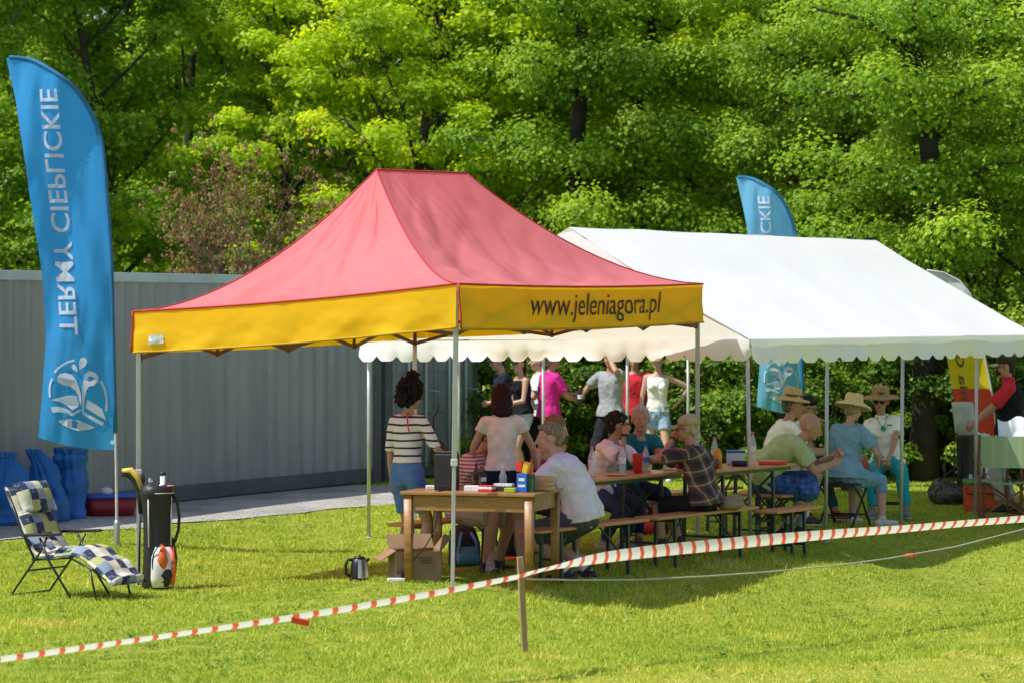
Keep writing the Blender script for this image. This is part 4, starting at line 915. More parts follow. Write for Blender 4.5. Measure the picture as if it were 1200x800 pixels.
# third: pale tip, yellow and red
def flag3():
    D = 34.0; s = D/F; base = GD(1160, D); t = thing('feather_flag', 'feather flag with a pale grey tip above a yellow and a red field', 'flag', base)
    L3 = [(318, 1083), (340, 1092), (360, 1098), (415, 1109), (450, 1114), (510, 1124)]; R3 = [(318, 1086), (320, 1106), (330, 1124), (345, 1136), (360, 1142), (415, 1154), (455, 1160), (505, 1166)]
    def P(px, py, off=0): return Vector(((px-1160)*s, .04*math.sin(px*.12+py*.02)-off, CZ-(py-HY)*s-base.z))
    def band(y0_, y1_, nm, m):
        mb = MB(); mb.sheet(lambda u, v: (lambda y: P(interp(L3, y)+(interp(R3, y)-interp(L3, y))*u, y))(y0_+(y1_-y0_)*v), 12, 30); return mb.build(nm, m, t)
    g_ = band(318, 368, 'flag_tip', mat('grey_flag_fabric', (.72, .75, .75), .7, trans=.4, tcol=(.75, .77, .76)))
    y_ = band(368, 455, 'yellow_field', mat('flag_yellow', (.8, .62, .02), .7, trans=.5, tcol=(.9, .7, .0)))
    r = band(455, 512, 'red_field', mat('flag_red', (.68, .06, .04), .7, trans=.5, tcol=(.85, .1, .05)))
    mb = MB(); mb.tube([P(1171, 590), P(1168, 520), P(1161, 455), P(1153, 410), P(1143, 360), P(1136, 344), P(1124, 329), P(1106, 319.5), P(1086, 317)], .012, 8); mb.build('pole', mat('flag_pole', (.55, .56, .56), .4), t)
    vs, fs = text_mesh('Jelenia G', 1., 1, 0, .02); x0 = min(v[0] for v in vs); x1 = max(v[0] for v in vs)
    dk = mat('flag_print', (.14, .07, .02), .7)
    def G_(v):
        f = (v[0]-x0)/(x1-x0); y = 512-f*(512-412); return P(1139-(y-505)*(-.17)-4+v[1]*-14+ (0), y, .015)
    mb = MB(); mb.add([G_((v[0], -v[1]+.1)) for v in vs], fs, False); mb.build('lettering', dk, t)
    mb = MB()
    for x_ in (0, 1): pass
    ring = [P(1112, 347), P(1124, 351), P(1132, 362), P(1118, 362)]; mb.tube([q-Vector((0, .015, 0)) for q in ring+[ring[0]]], .006, 4); mb.build('tip_print', dk, g_)
flag3()

# ================================================================== beer tables and benches
WOODO = None
def wood(name, c0, c1, sc=(1, 12, 12), rough=.45, coat=.2):
    nt = NT(name); p = nt.n('ShaderNodeBsdfPrincipled', Roughness=rough); p.inputs['Coat Weight'].default_value = coat
    tc = nt.n('ShaderNodeTexCoord'); mp = nt.n('ShaderNodeMapping'); mp.inputs['Scale'].default_value = sc; nt.l(tc.outputs['Object'], mp.inputs[0])
    nz = nt.n('ShaderNodeTexNoise', Scale=3., Detail=6, Distortion=1.2); nt.l(mp.outputs[0], nz.inputs['Vector']); nt.l(ramp(nt, nz.outputs[0], [(.3, c0), (.7, c1)]), p.inputs['Base Color'])
    nt.l(p.outputs[0], nt.out.inputs[0]); return nt.m
OR = wood('orange_varnished_wood', (.42, .17, .05), (.62, .30, .10)); BRN = wood('honey_varnished_wood', (.23, .105, .026), (.40, .20, .06), (1.5, 9, 9)); GRN = mat('green_steel', (.008, .035, .028), .4, var=.1)
def legset(mb, x, hw, zt, kind):
    for s_ in (-1, 1): mb.beam((x, s_*hw, 0), (x, s_*hw*.92, zt), .03, .028, ch=.003)
    mb.beam((x, -hw*.93, zt-.02), (x, hw*.93, zt-.02), .025); mb.beam((x, -hw, .12), (x, hw, .12), .02)
    mb.beam((x, -hw*.95, zt*.45), (x, hw*.95, zt*.45), .02)
def bench(label, a, b, seat=.46, w=.25, name='bench'):
    a = Vector(a); b = Vector(b); L = (b-a).length; c = (a+b)/2; z = min(gzf(a.x, a.y), gzf(b.x, b.y), gzf(c.x, c.y)); az = math.atan2(b.y-a.y, b.x-a.x)
    t = thing('beer_bench', label, 'bench', (c.x, c.y, z), az, 'beer garden benches')
    mb = MB(); mb.box((0, 0, seat-.014), (L, w, .028), ch=.008); mb.build('seat', OR, t)
    for s_ in (-1, 1):
        mb = MB(); x = s_*(L/2-.32); legset(mb, x, w*.42, seat-.03, 0); mb.build('leg_frame', GRN, t)
        mb = MB(); mb.beam((x, .0, .2), (x-s_*.3, 0, seat-.04), .014); mb.build('brace', GRN, t)
    return t
def table(label, a, b, top_=.76, w=.55):
    a = Vector(a); b = Vector(b); L = (b-a).length; c = (a+b)/2; z = min(gzf(a.x, a.y), gzf(b.x, b.y), gzf(c.x, c.y)); az = math.atan2(b.y-a.y, b.x-a.x)
    t = thing('beer_table', label, 'table', (c.x, c.y, z), az, 'beer garden tables')
    mb = MB(); mb.box((0, 0, top_-.014), (L, w, .028), ch=.008); mb.build('tabletop', OR, t)
    mb = MB(); mb.beam((-L/2+.05, -w*.42, top_-.045), (L/2-.05, -w*.42, top_-.045), .02, .03); mb.beam((-L/2+.05, w*.42, top_-.045), (L/2-.05, w*.42, top_-.045), .02, .03); mb.build('under_rail', GRN, t)
    for s_ in (-1, 1):
        mb = MB(); x = s_*(L/2-.35); legset(mb, x, w*.4, top_-.04, 0)
        mb.beam((x, -w*.38, .3), (x, w*.38, top_-.08), .016); mb.beam((x, w*.38, .3), (x, -w*.38, top_-.08), .016); mb.build('leg_frame', GRN, t)
        mb = MB(); mb.beam((x, -.12, .38), (x-s_*.38, -.12, top_-.05), .014); mb.build('brace', GRN, t)
    return t, z+top_
def Lb(t, off=0): return Vector((.2+.565*t-.825*off, 23.9+.825*t+.565*off, 0))
bench('bench carrying the man in the lilac polo shirt', Lb(-.1), Lb(1.58))
bench('bench carrying the person in the plaid shirt and khaki cap', Lb(1.72), Lb(3.5))
bench('bench end beside the man in the green polo shirt', GD(866, 28.75), GD(925, 28.35))
bench('bench behind the brown table where the person in the red striped shirt sits', Lb(-.35, 1.15), Lb(1.35, 1.15))
bench('bench under the woman in glasses and the grey haired man', Lb(1.5, 1.17), Lb(3.65, 1.17))
bench('empty bench along the far side of the second beer table', Lb(3.8, 1.2), Lb(5.3, 1.2))
bench('short bench standing empty beside the near right leg of the red canopy', Lb(3.62, -.12), Lb(4.5, -.12))
T1, zt1 = table('beer table with water bottles between the lilac polo man and the plaid shirt person', Lb(.75, .56), Lb(2.9, .56))
T2, zt2 = table('beer table with tubs and bottles behind the right leg of the red canopy', Lb(3.3, .56), Lb(4.95, .56))
# brown wooden table
az = math.radians(-17); fa = GD(479, 23.5)
ax_ = Vector((math.cos(az), math.sin(az), 0)); ay_ = Vector((-ax_.y, ax_.x, 0)); TL, TW = 1.02, .74
tc0 = Vector((fa.x, fa.y, 0))+ax_*(TL/2)+ay_*(TW/2); zb = -.03
BT = thing('wooden_table', 'honey brown wooden table under the front corner of the red canopy', 'table', (tc0.x, tc0.y, zb), az)
mb = MB(); mb.box((0, 0, .725), (TL+.12, TW+.1, .028), ch=.006); mb.build('tabletop', BRN, BT)
for sx in (-1, 1):
    for sy in (-1, 1):
        mb = MB(); px_, py_ = sx*TL/2, sy*TW/2
        mb.loft([(Vector((px_, py_, .71)), Vector((1, 0, 0)), Vector((0, 1, 0)), .036, .036), (Vector((px_, py_, -.03+ (0))), Vector((1, 0, 0)), Vector((0, 1, 0)), .027, .027)], 16, 9); mb.build('leg', BRN, BT)
for sy in (-1, 1): mb = MB(); mb.box((0, sy*(TW/2-.0), .645), (TL-.075, .022, .12), ch=.003); mb.build('apron', BRN, BT)
for sx in (-1, 1): mb = MB(); mb.box((sx*(TL/2), 0, .645), (.022, TW-.075, .12), ch=.003); mb.build('apron', BRN, BT)
ztB = zb+.739
def onB(u, v, z=0): return tc0+ax_*(u*TL/2)+ay_*(v*TW/2)+Vector((0, 0, ztB+z))
def onT(t, off, zt): p = Lb(t, off); return Vector((p.x, p.y, zt))

# ================================================================== small things
PLC = {}
def plain(name, c, rough=.5, **k): return mat('m_'+name, c, rough, **k)
def simple(name, label, cat, loc, parts, rz=0, group=None):
    """parts: list of (partname, MB, material)"""
    t = thing(name, label, cat, loc, rz, group)
    for n_, b_, m_ in parts: b_.build(n_, m_, t)
    return t
CLR = glassy('clear_plastic', (.78, .85, .86), .08, .38); WTR = glassy('water', (.6, .7, .72), .02, .3)
def bottle(label, loc, capc, labc, h=.27, r=.034, fill=None, grp='drink bottles on the tables'):
    b = MB(); b.lathe((0, 0, 0), [(r*.85, 0), (r, .01), (r, h*.28), (r*.93, h*.3), (r, h*.33), (r, h*.62), (r*.75, h*.75), (r*.4, h*.88), (r*.38, h*.94)], 14)
    l = MB(); l.lathe((0, 0, 0), [(r*1.02, h*.36), (r*1.02, h*.56)], 14, caps=False); c = MB(); c.lathe((0, 0, 0), [(r*.44, h*.93), (r*.44, h)], 12)
    return simple('bottle', label, 'bottle', loc, [('body', b, fill or CLR), ('label', l, labc), ('cap', c, capc)], group=grp)
PNK = plain('pink_cap', (.75, .12, .25)); LBW = plain('label_white', (.7, .72, .75), var=.3, scale=40); LBB = plain('label_blue', (.05, .2, .6)); BLU = plain('blue', (.03, .12, .55)); REDP = plain('red_plastic', (.65, .04, .025), .35); WHP = plain('white_plastic', (.78, .78, .76), .4); BLK = plain('black_plastic', (.012, .012, .014), .4)
bottle('clear water bottle with pink cap nearest the woman in glasses', onT(1.62, .5, zt1), PNK, LBW)
bottle('clear water bottle with pink cap in front of the grey haired man', onT(2.12, .5, zt1), PNK, LBW)
bottle('clear bottle with blue label beside the red cup', onT(2.6, .55, zt1), LBB, LBB, h=.24)
bottle('clear bottle with pink cap at the left part of the second beer table', onT(3.95, .62, zt2), PNK, LBW, h=.28)
bottle('tall bottle with pink cap right of the blue-lidded tub', onT(4.75, .66, zt2), PNK, LBW, h=.3)
bottle('small dark sauce bottle beside the black box on the brown table', onB(-.05, .3), REDP, LBW, h=.17, r=.022, fill=BLK)
bottle('small brown bottle behind the black box on the brown table', onB(-.28, .75), BLK, BLK, h=.2, r=.024, fill=plain('brown_glass', (.1, .03, .01), .2))
cup = MB(); cup.lathe((0, 0, 0), [(.036, 0), (.05, .17), (.052, .175), (.047, .17), (.034, .01)], 16); simple('cup', 'tall red plastic cup among the bottles on the beer table', 'cup', onT(2.38, .5, zt1), [('body', cup, REDP)])
gl_ = MB(); gl_.lathe((0, 0, 0), [(.03, 0), (.036, .11), (.034, .11), (.028, .008)], 14); tea = MB(); tea.lathe((0, 0, .008), [(.027, 0), (.031, .05)], 12); simple('glass', 'glass of amber tea at the left end of the bottle group', 'glass', onT(1.22, .5, zt1), [('body', gl_, CLR), ('drink', tea, plain('tea', (.5, .22, .02), .1))])
pl = MB(); pl.lathe((0, 0, 0), [(.06, 0), (.1, .012), (.102, .016), (.06, .006), (.001, .006)], 20); simple('plate', 'pale yellow plate lying on the beer table between two bottles', 'plate', onT(1.9, .42, zt1), [('body', pl, plain('plate', (.7, .66, .35), .4))])
tb = MB(); tb.box((0, 0, .06), (.17, .13, .12), ch=.015); ld = MB(); ld.box((0, 0, .13), (.18, .14, .02), ch=.006); simple('food_tub', 'see-through food tub with a blue lid on the second beer table', 'tub', onT(4.35, .62, zt2), [('body', tb, glassy('frosted_tub', (.7, .75, .8), .3, .75)), ('lid', ld, BLU)])
tr_ = MB(); tr_.box((0, 0, .018), (.26, .18, .036), ch=.01); simple('tray', 'flat red tray at the right end of the second beer table', 'tray', onT(4.6, .36, zt2), [('body', tr_, REDP)])
pn = MB(); pn.lathe((0, 0, 0), [(.07, 0), (.085, .05), (.08, .05), (.066, .006)], 16); simple('bowl', 'small black bowl beside the blue-lidded tub', 'bowl', onT(4.15, .46, zt2), [('body', pn, BLK)])
bg_ = MB(); bg_.ell((0, 0, .07), (.07, .05, .08)); bg_.ell((.07, .02, .05), (.05, .04, .055)); simple('snack_bag', 'crumpled brown and red snack bag by the right leg of the red canopy', 'bag', onT(3.62, .5, zt2), [('body', bg_, mat('snackbag', (.22, .06, .03), .4, var=.7, scale=30))])
ju = MB(); ju.lathe((0, 0, 0), [(.04, 0), (.045, .12), (.03, .16), (.02, .18)], 14); simple('juice_jug', 'orange juice jug next to the snack bag on the second beer table', 'jug', onT(3.8, .5, zt2), [('body', ju, plain('orange', (.8, .33, .01), .3))])
# on the brown table
bx_ = MB(); bx_.box((0, 0, .15), (.17, .17, .30), ch=.012); bt = MB(); bt.box((0, 0, .308), (.15, .15, .012), ch=.004); gr_ = MB(); gr_.box((0, -.087, .15), (.13, .006, .25), ch=.002); simple('loudspeaker', 'upright matt black box speaker on the brown table', 'speaker', onB(-.52, -.35), [('cabinet', bx_, BLK), ('top_panel', bt, BLK), ('front_grille', gr_, plain('grille', (.02, .02, .022), .9, bump=.8, bscale=200))], rz=az)
def pack(name, label, loc, size, m1, m2=None, rz=0., z2=.6, cat='box'):
    a_ = MB(); a_.box((0, 0, size[2]/2), size, ch=.004); ps = [('body', a_, m1)]
    if m2: c_ = MB(); c_.box((0, 0, size[2]*z2), (size[0]+.004, size[1]+.004, size[2]*.35), ch=.002); ps.append(('label_band', c_, m2))
    return simple(name, label, cat, loc, ps, rz=az+rz)
pack('food_pack', 'low white pack at the left of the groceries on the brown table', onB(-.02, -.62), (.13, .09, .045), plain('pk_white', (.75, .74, .72), var=.2, scale=30), rz=.15)
pack('food_pack', 'low red pack beside the white pack on the brown table', onB(.22, -.66), (.12, .08, .05), plain('pk_red', (.6, .03, .04), var=.3, scale=40), LBW, rz=-.1)
pack('food_pack', 'flat dark punnet with a clear film near the centre of the brown table', onB(.44, -.35), (.15, .1, .06), plain('pk_dark', (.03, .03, .03), .2, var=.6, scale=40), LBW, rz=.05, z2=.85)
pack('food_pack', 'small lime green packet beside the tall blue snack box', onB(.62, -.7), (.09, .07, .035), plain('pk_lime', (.35, .5, .04)), rz=.1)
sb_ = MB(); sb_.box((0, 0, .075), (.085, .07, .15), ch=.004); sr = MB(); sr.box((-.022, 0, .205), (.05, .072, .085), ch=.004); sy_ = MB(); sy_.box((.03, 0.0, .195), (.045, .068, .09), M=Matrix.Rotation(.25, 3, 'Y'), ch=.004); sw = MB(); sw.box((0, -.0365, .05), (.06, .002, .02)); sw.box((0, -.0365, .1), (.05, .002, .025)); sg_ = MB(); sg_.box((.065, .02, .07), (.05, .06, .14), ch=.004)
simple('snack_box', 'tall blue snack box with red and yellow packets on top of it', 'box', onB(.78, -.48), [('body', sb_, plain('pk_blue', (.02, .14, .6), .35)), ('red_packet', sr, REDP), ('yellow_packet', sy_, plain('pk_yel', (.85, .5, .02))), ('printed_band', sw, WHP), ('green_packet', sg_, plain('pk_green', (.02, .1, .04), var=.5, scale=40))], rz=az)
wc = MB()
for zz in (.02, .06, .1): wc.box((0, -.07, zz), (.19, .01, .03), ch=.002); wc.box((0, .07, zz), (.19, .01, .03), ch=.002); wc.box((-.095, 0, zz), (.01, .13, .03), ch=.002); wc.box((.095, 0, zz), (.01, .13, .03), ch=.002)
wb = MB(); wb.box((0, 0, .012), (.18, .13, .01)); simple('wooden_crate', 'small slatted wooden crate at the right end of the brown table', 'crate', onB(.96, .1), [('slats', wc, wood('pale_wood', (.45, .27, .12), (.6, .38, .18))), ('bottom', wb, OR)], rz=az)
pack('food_pack', 'small white carton behind the left edge of the black speaker', onB(-.82, -.15), (.1, .09, .03), plain('pk_white', (.75, .74, .72), var=.2, scale=30), rz=.3)
gb = MB(); gb.lathe((0, 0, 0), [(.03, 0), (.033, .11), (.02, .14), (.014, .18)], 12); gc = MB(); gc.lathe((0, 0, .175), [(.016, 0), (.016, .02)], 10); simple('bottle', 'small clear bottle between the hands of the woman in the pale blouse', 'bottle', onB(.32, .1), [('body', gb, CLR), ('cap', gc, WHP)], group='drink bottles on the tables')
# kettle
kg = G(421, 681); kb = MB(); kb.lathe((0, 0, 0), [(.075, 0), (.078, .03), (.07, .12), (.058, .175), (.05, .18)], 22); kh = MB(); kh.tube([(-.055, 0, .165), (-.10, 0, .17), (-.115, 0, .12), (-.11, 0, .05), (-.075, 0, .03)], .013, 8); kl = MB(); kl.lathe((0, 0, .178), [(.052, 0), (.045, .015), (.012, .02), (.012, .03)], 18); ks = MB(); ks.tube([(.05, 0, .15), (.085, 0, .175)], [.02, .01], 8); kk = MB(); kk.lathe((0, 0, -.012), [(.082, 0), (.08, .02)], 20)
kp = MB(); kp.add([Vector((r_k*math.cos(a), r_k*math.sin(a), z_k)) for r_k, z_k in ((.0815, .02), (.0745, .12), (.062, .172)) for a in [-1.9+i*.2 for i in range(15)]], [(j*15+i, j*15+i+1, (j+1)*15+i+1, (j+1)*15+i) for j in range(2) for i in range(14)])
kt = simple('kettle', 'steel electric kettle with a black handle standing on the grass', 'kettle', kg, [('body', kb, BLK), ('steel_panel', kp, mat('brushed_steel', (.6, .6, .6), .25, metal=.9)), ('handle', kh, BLK), ('lid', kl, BLK), ('spout', ks, BLK), ('base', kk, BLK)], rz=.25)
kt.location.z += .015
# power strip + cable
pg = G(466, 682); ps = MB(); ps.box((0, 0, .02), (.17, .05, .035), ch=.01); pp_ = MB(); pp_.box((.05, 0, .06), (.05, .04, .05), ch=.01); simple('power_strip', 'white power strip lying on the grass beside the cardboard box', 'power strip', pg, [('body', ps, WHP), ('plug', pp_, BLK)], rz=.1)
mb = MB(); s0 = onB(-.5, -.98, .0); s0.z -= .015; q1 = pg+Vector((.05, 0, .07)); pts = []
for i in range(15):
    f = i/14; p = s0.lerp(q1, f); p += Vector((.10*math.sin(PI*f)-.05*f, -.04*math.sin(PI*f), -.03*math.sin(PI*f))); pts.append(p)
mb.tube([onB(-.5, -.6, .004), onB(-.5, -.99, .005)]+pts, .005, 6); tag(mb.build('cable', BLK), 'thin black cable hanging from the brown table down to the power strip', 'cable')
# cardboard box
CB = mat('cardboard', (.26, .165, .09), .85, var=.15, scale=5); CB2 = mat('cardboard_shade', (.25, .16, .09), .85)
g1 = GD(486, 23.75); t = thing('cardboard_box', 'open cardboard box standing under the left end of the brown table', 'box', g1, .25)
mb = MB(); w_, d_, h_ = .38, .28, .25
for c_, s_ in (((0, -d_/2, h_/2), (w_, .006, h_)), ((0, d_/2, h_/2), (w_, .006, h_)), ((-w_/2, 0, h_/2), (.006, d_-.008, h_)), ((w_/2, 0, h_/2), (.006, d_-.008, h_)), ((0, 0, .01), (w_-.01, d_-.01, .006))): mb.box(c_, s_)
mb.build('body', CB, t)
for c_, rot, s_ in (((-w_/2-.06, 0, h_-.03), ('Y', -.55), (.15, d_, .005)), ((w_/2+.045, 0, h_+.06), ('Y', -.9), (.15, d_, .005)), ((0, d_/2+.05, h_+.06), ('X', .8), (w_, .15, .005))):
    mb = MB(); mb.box(c_, s_, M=Matrix.Rotation(rot[1], 3, rot[0])); mb.build('flap', CB, t)
mb = MB()
for i in range(3): mb.box((.06, -d_/2-.004, .2-i*.02), (.12-.02*i, .002, .008))
mb.box((-.1, -d_/2-.004, .2), (.05, .002, .03)); mb.build('print', mat('box_print', (.06, .04, .03), .8), t)
# backpack
def backpack(label, loc, rz, m1, m2, s=1., name='backpack'):
    t = thing(name, label, 'backpack', loc, rz); b = MB()
    b.loft([(Vector((0, 0, 0)), V((1, 0, 0)), V((0, 1, 0)), .15*s, .1*s), (Vector((0, 0, .03*s)), V((1, 0, 0)), V((0, 1, 0)), .17*s, .12*s), (Vector((0, .02, .25*s)), V((1, 0, 0)), V((0, 1, 0)), .16*s, .11*s), (Vector((0, .05, .4*s)), V((1, 0, 0)), V((0, 1, 0)), .12*s, .075*s), (Vector((0, .06, .45*s)), V((1, 0, 0)), V((0, 1, 0)), .04*s, .03*s)], 20, 2.6)
    me = b.mesh()
    jitter(me, lambda c: noise.noise(c*12)*.012)
    link('body', me, m1, t); b = MB(); b.loft([(Vector((0, -.11*s, .04*s)), V((1, 0, 0)), V((0, 1, 0)), .12*s, .04*s), (Vector((0, -.12*s, .12*s)), V((1, 0, 0)), V((0, 1, 0)), .13*s, .05*s), (Vector((0, -.09*s, .22*s)), V((1, 0, 0)), V((0, 1, 0)), .11*s, .03*s)], 16, 2.4); b.build('front_pocket', m2, t)
    for sg in (-1, 1): b = MB(); b.tube([(sg*.08*s, .06*s, .42*s), (sg*.1*s, .17*s, .36*s), (sg*.11*s, .19*s, .2*s), (sg*.12*s, .12*s, .05*s)], .016*s, 6); b.build('strap', BLK, t)
    b = MB(); b.tube([(-.05*s, -.04*s, .36*s), (-.09*s, -.115*s, .26*s), (-.1*s, -.13*s, .16*s)], .013, 6); b.tube([(.05*s, -.04*s, .36*s), (.09*s, -.115*s, .26*s), (.1*s, -.13*s, .16*s)], .013, 6); b.build('piping', m2, t); return t
NVY = mat('navy_nylon', (.015, .022, .04), .6, bump=.4, bscale=15); LTB = mat('blue_nylon', (.1, .28, .42), .6, bump=.3, bscale=20)
backpack('dark backpack with light blue panels on the grass under the brown table', G(545, 664), .3, NVY, LTB, .85)
backpack('black backpack with a red flap under the beer table bench', G(768, 627), -.4, mat('black_nylon', (.01, .01, .012), .6), mat('red_nylon', (.45, .02, .03), .6), .8)
backpack('black bag lying in the shade behind the legs of the woman in navy shorts', G(603, 652), .8, mat('black_nylon', (.01, .01, .012), .6), NVY, .8)
mb = MB(); mb.lathe((0, 0, 0), [(.10, 0), (.105, .015), (.09, .028), (.0, .03)], 20); simple('throwing_disc', 'orange disc lying on the grass beside the woman in navy shorts', 'disc', G(600, 656), [('body', mb, plain('orange_disc', (.65, .14, .02)))])
mb = MB(); mb.lathe((0, 0, 0), [(.10, 0), (.105, .015), (.09, .028), (.0, .03)], 20); simple('throwing_disc', 'orange disc on the grass in front of the dark and blue backpack', 'disc', G(540, 670), [('body', mb, plain('orange_disc', (.65, .14, .02)))])

# ================================================================== barrier tape, stake, cord
sk_ = G(616, 766); st = thing('wooden_stake', 'square wooden stake holding the red and white barrier tape', 'stake', sk_)
mb = MB(); hh = (766-652)/F*sk_.y; mb.box((-.02, 0, hh/2-.04), (.042, .03, hh+.08), M=Matrix.Rotation(-.05, 3, 'Y')@Matrix.Rotation(.3, 3, 'Z'), ch=.003); mb.build('post', wood('stake_wood', (.30, .19, .09), (.48, .33, .17), (8, 8, 1), .8, 0), st)
mb = MB(); mb.lathe((-.045, 0, hh-.12), [(.034, -.045), (.036, 0), (.034, .03)], 8); 
nt = NT('barrier_tape'); uvn = nt.n('ShaderNodeUVMap'); sp = nt.n('ShaderNodeSeparateXYZ'); nt.l(uvn.outputs[0], sp.inputs[0])
ma = nt.n('ShaderNodeMath', _operation='MULTIPLY_ADD'); nt.l(sp.outputs[1], ma.inputs[0]); ma.inputs[1].default_value = .035; nt.l(sp.outputs[0], ma.inputs[2])
mm = nt.n('ShaderNodeMath', _operation='MULTIPLY'); nt.l(ma.outputs[0], mm.inputs[0]); mm.inputs[1].default_value = 1/.165
fr_ = nt.n('ShaderNodeMath', _operation='FRACT'); nt.l(mm.outputs[0], fr_.inputs[0]); colr = ramp(nt, fr_.outputs[0], [(0, (.80, .12, .07)), (.29, (.88, .86, .83))], 'CONSTANT')
p = nt.n('ShaderNodeBsdfPrincipled', Roughness=.35); nt.l(colr, p.inputs['Base Color']); tr2 = nt.n('ShaderNodeBsdfTranslucent'); nt.l(colr, tr2.inputs[0]); mx = nt.n('ShaderNodeMixShader'); mx.inputs[0].default_value = .4; nt.l(p.outputs[0], mx.inputs[1]); nt.l(tr2.outputs[0], mx.inputs[2]); nt.l(mx.outputs[0], nt.out.inputs[0]); TAPE = nt.m
def tape(label, ctrl, wid):
    """ctrl: (px,py,D,twist) centre line"""
    pts = []; 
    for i in range(len(ctrl)-1):
        c0_, c1_, c2_, c3_ = [np.array(ctrl[max(0, min(len(ctrl)-1, i+j))], float) for j in (-1, 0, 1, 2)]
        for j in range(14):
            q = j/14; pts.append(.5*((2*c1_)+(-c0_+c2_)*q+(2*c0_-5*c1_+4*c2_-c3_)*q*q+(-c0_+3*c1_-3*c2_+c3_)*q**3))
    pts.append(np.array(ctrl[-1], float)); vs = []; uv = []; L = 0; prev = None
    NV = 4
    for q in pts:
        c = W(q[0], q[1], q[2]); 
        if prev is not None: L += (c-prev).length
        prev = c; d = Vector((.6, .6, 0)).normalized(); n_ = Vector((d.y, -d.x, 0)); up_ = Vector((0, 0, 1))*math.cos(q[3])+n_*math.sin(q[3])
        for k_ in range(NV+1):
            f = k_/NV-.5; vs.append(c+up_*wid*f+n_*.006*math.cos(f*6)); uv.append((L, f+.5))
    fs = [(i*(NV+1)+k_, (i+1)*(NV+1)+k_, (i+1)*(NV+1)+k_+1, i*(NV+1)+k_+1) for i in range(len(pts)-1) for k_ in range(NV)]
    me = bpy.data.meshes.new('tape'); me.from_pydata([tuple(v) for v in vs], [], fs); ul_ = me.uv_layers.new(name='UVMap')
    for lp_ in me.loops: ul_.data[lp_.index].uv = uv[lp_.vertex_index]
    me.polygons.foreach_set('use_smooth', [True]*len(fs)); return tag(link('barrier_tape', me, TAPE), label, 'tape')
tape('slack red and white barrier tape running left from the wooden stake', [(-60, 780, 15.0, .9), (60, 764, 15.6, .9), (200, 744, 16.5, .95), (350, 722, 17.3, .8), (480, 700, 18.0, .75), (560, 685, 18.4, .8), (614, 674, 18.75, .9)], .066)
tape('red and white barrier tape running right from the wooden stake, broadest in its middle', [(612, 674, 18.7, 1.0), (650, 664, 19.1, 1.05), (700, 654, 19.6, .5), (760, 646, 20.2, .2), (830, 639, 20.8, .15), (900, 632, 21.4, .25), (980, 625, 22.1, .55), (1060, 619, 22.9, .75), (1140, 612, 23.7, .8), (1260, 603, 24.9, .7)], .088)
mb = MB(); mb.box((0, 0, 0), (.11, .01, .04), M=Matrix.Rotation(.2, 3, 'Y')@Matrix.Rotation(.4, 3, 'X')); o = mb.build('tape_scrap', plain('tape_red', (.78, .07, .04))); o.location = W(352, 727.5, 17.25); tag(o, 'loose red end of tape dangling from the barrier left of the stake', 'tape')
cord = [(616, 678, 18.75), (680, 679, 19.3), (750, 678.5, 20), (830, 674.5, 20.8), (900, 669.5, 21.5), (970, 663, 22.2), (1040, 654, 23), (1120, 640, 23.8), (1190, 622, 24.6), (1260, 604, 25.4)]
mb = MB(); mb.tube([W(*c_) for c_ in cord], .0055, 5); tag(mb.build('cord', plain('cord', (.5, .48, .4), .8)), 'thin pale cord sagging below the barrier tape on the right', 'cord')
mb = MB(); mb.box((0, 0, 0), (.09, .015, .03), ch=.004); o = mb.build('tape_scrap', plain('tape_red', (.78, .07, .04))); o.location = W(1067, 650, 23.3); tag(o, 'small red scrap of tape hanging on the thin pale cord', 'tape')

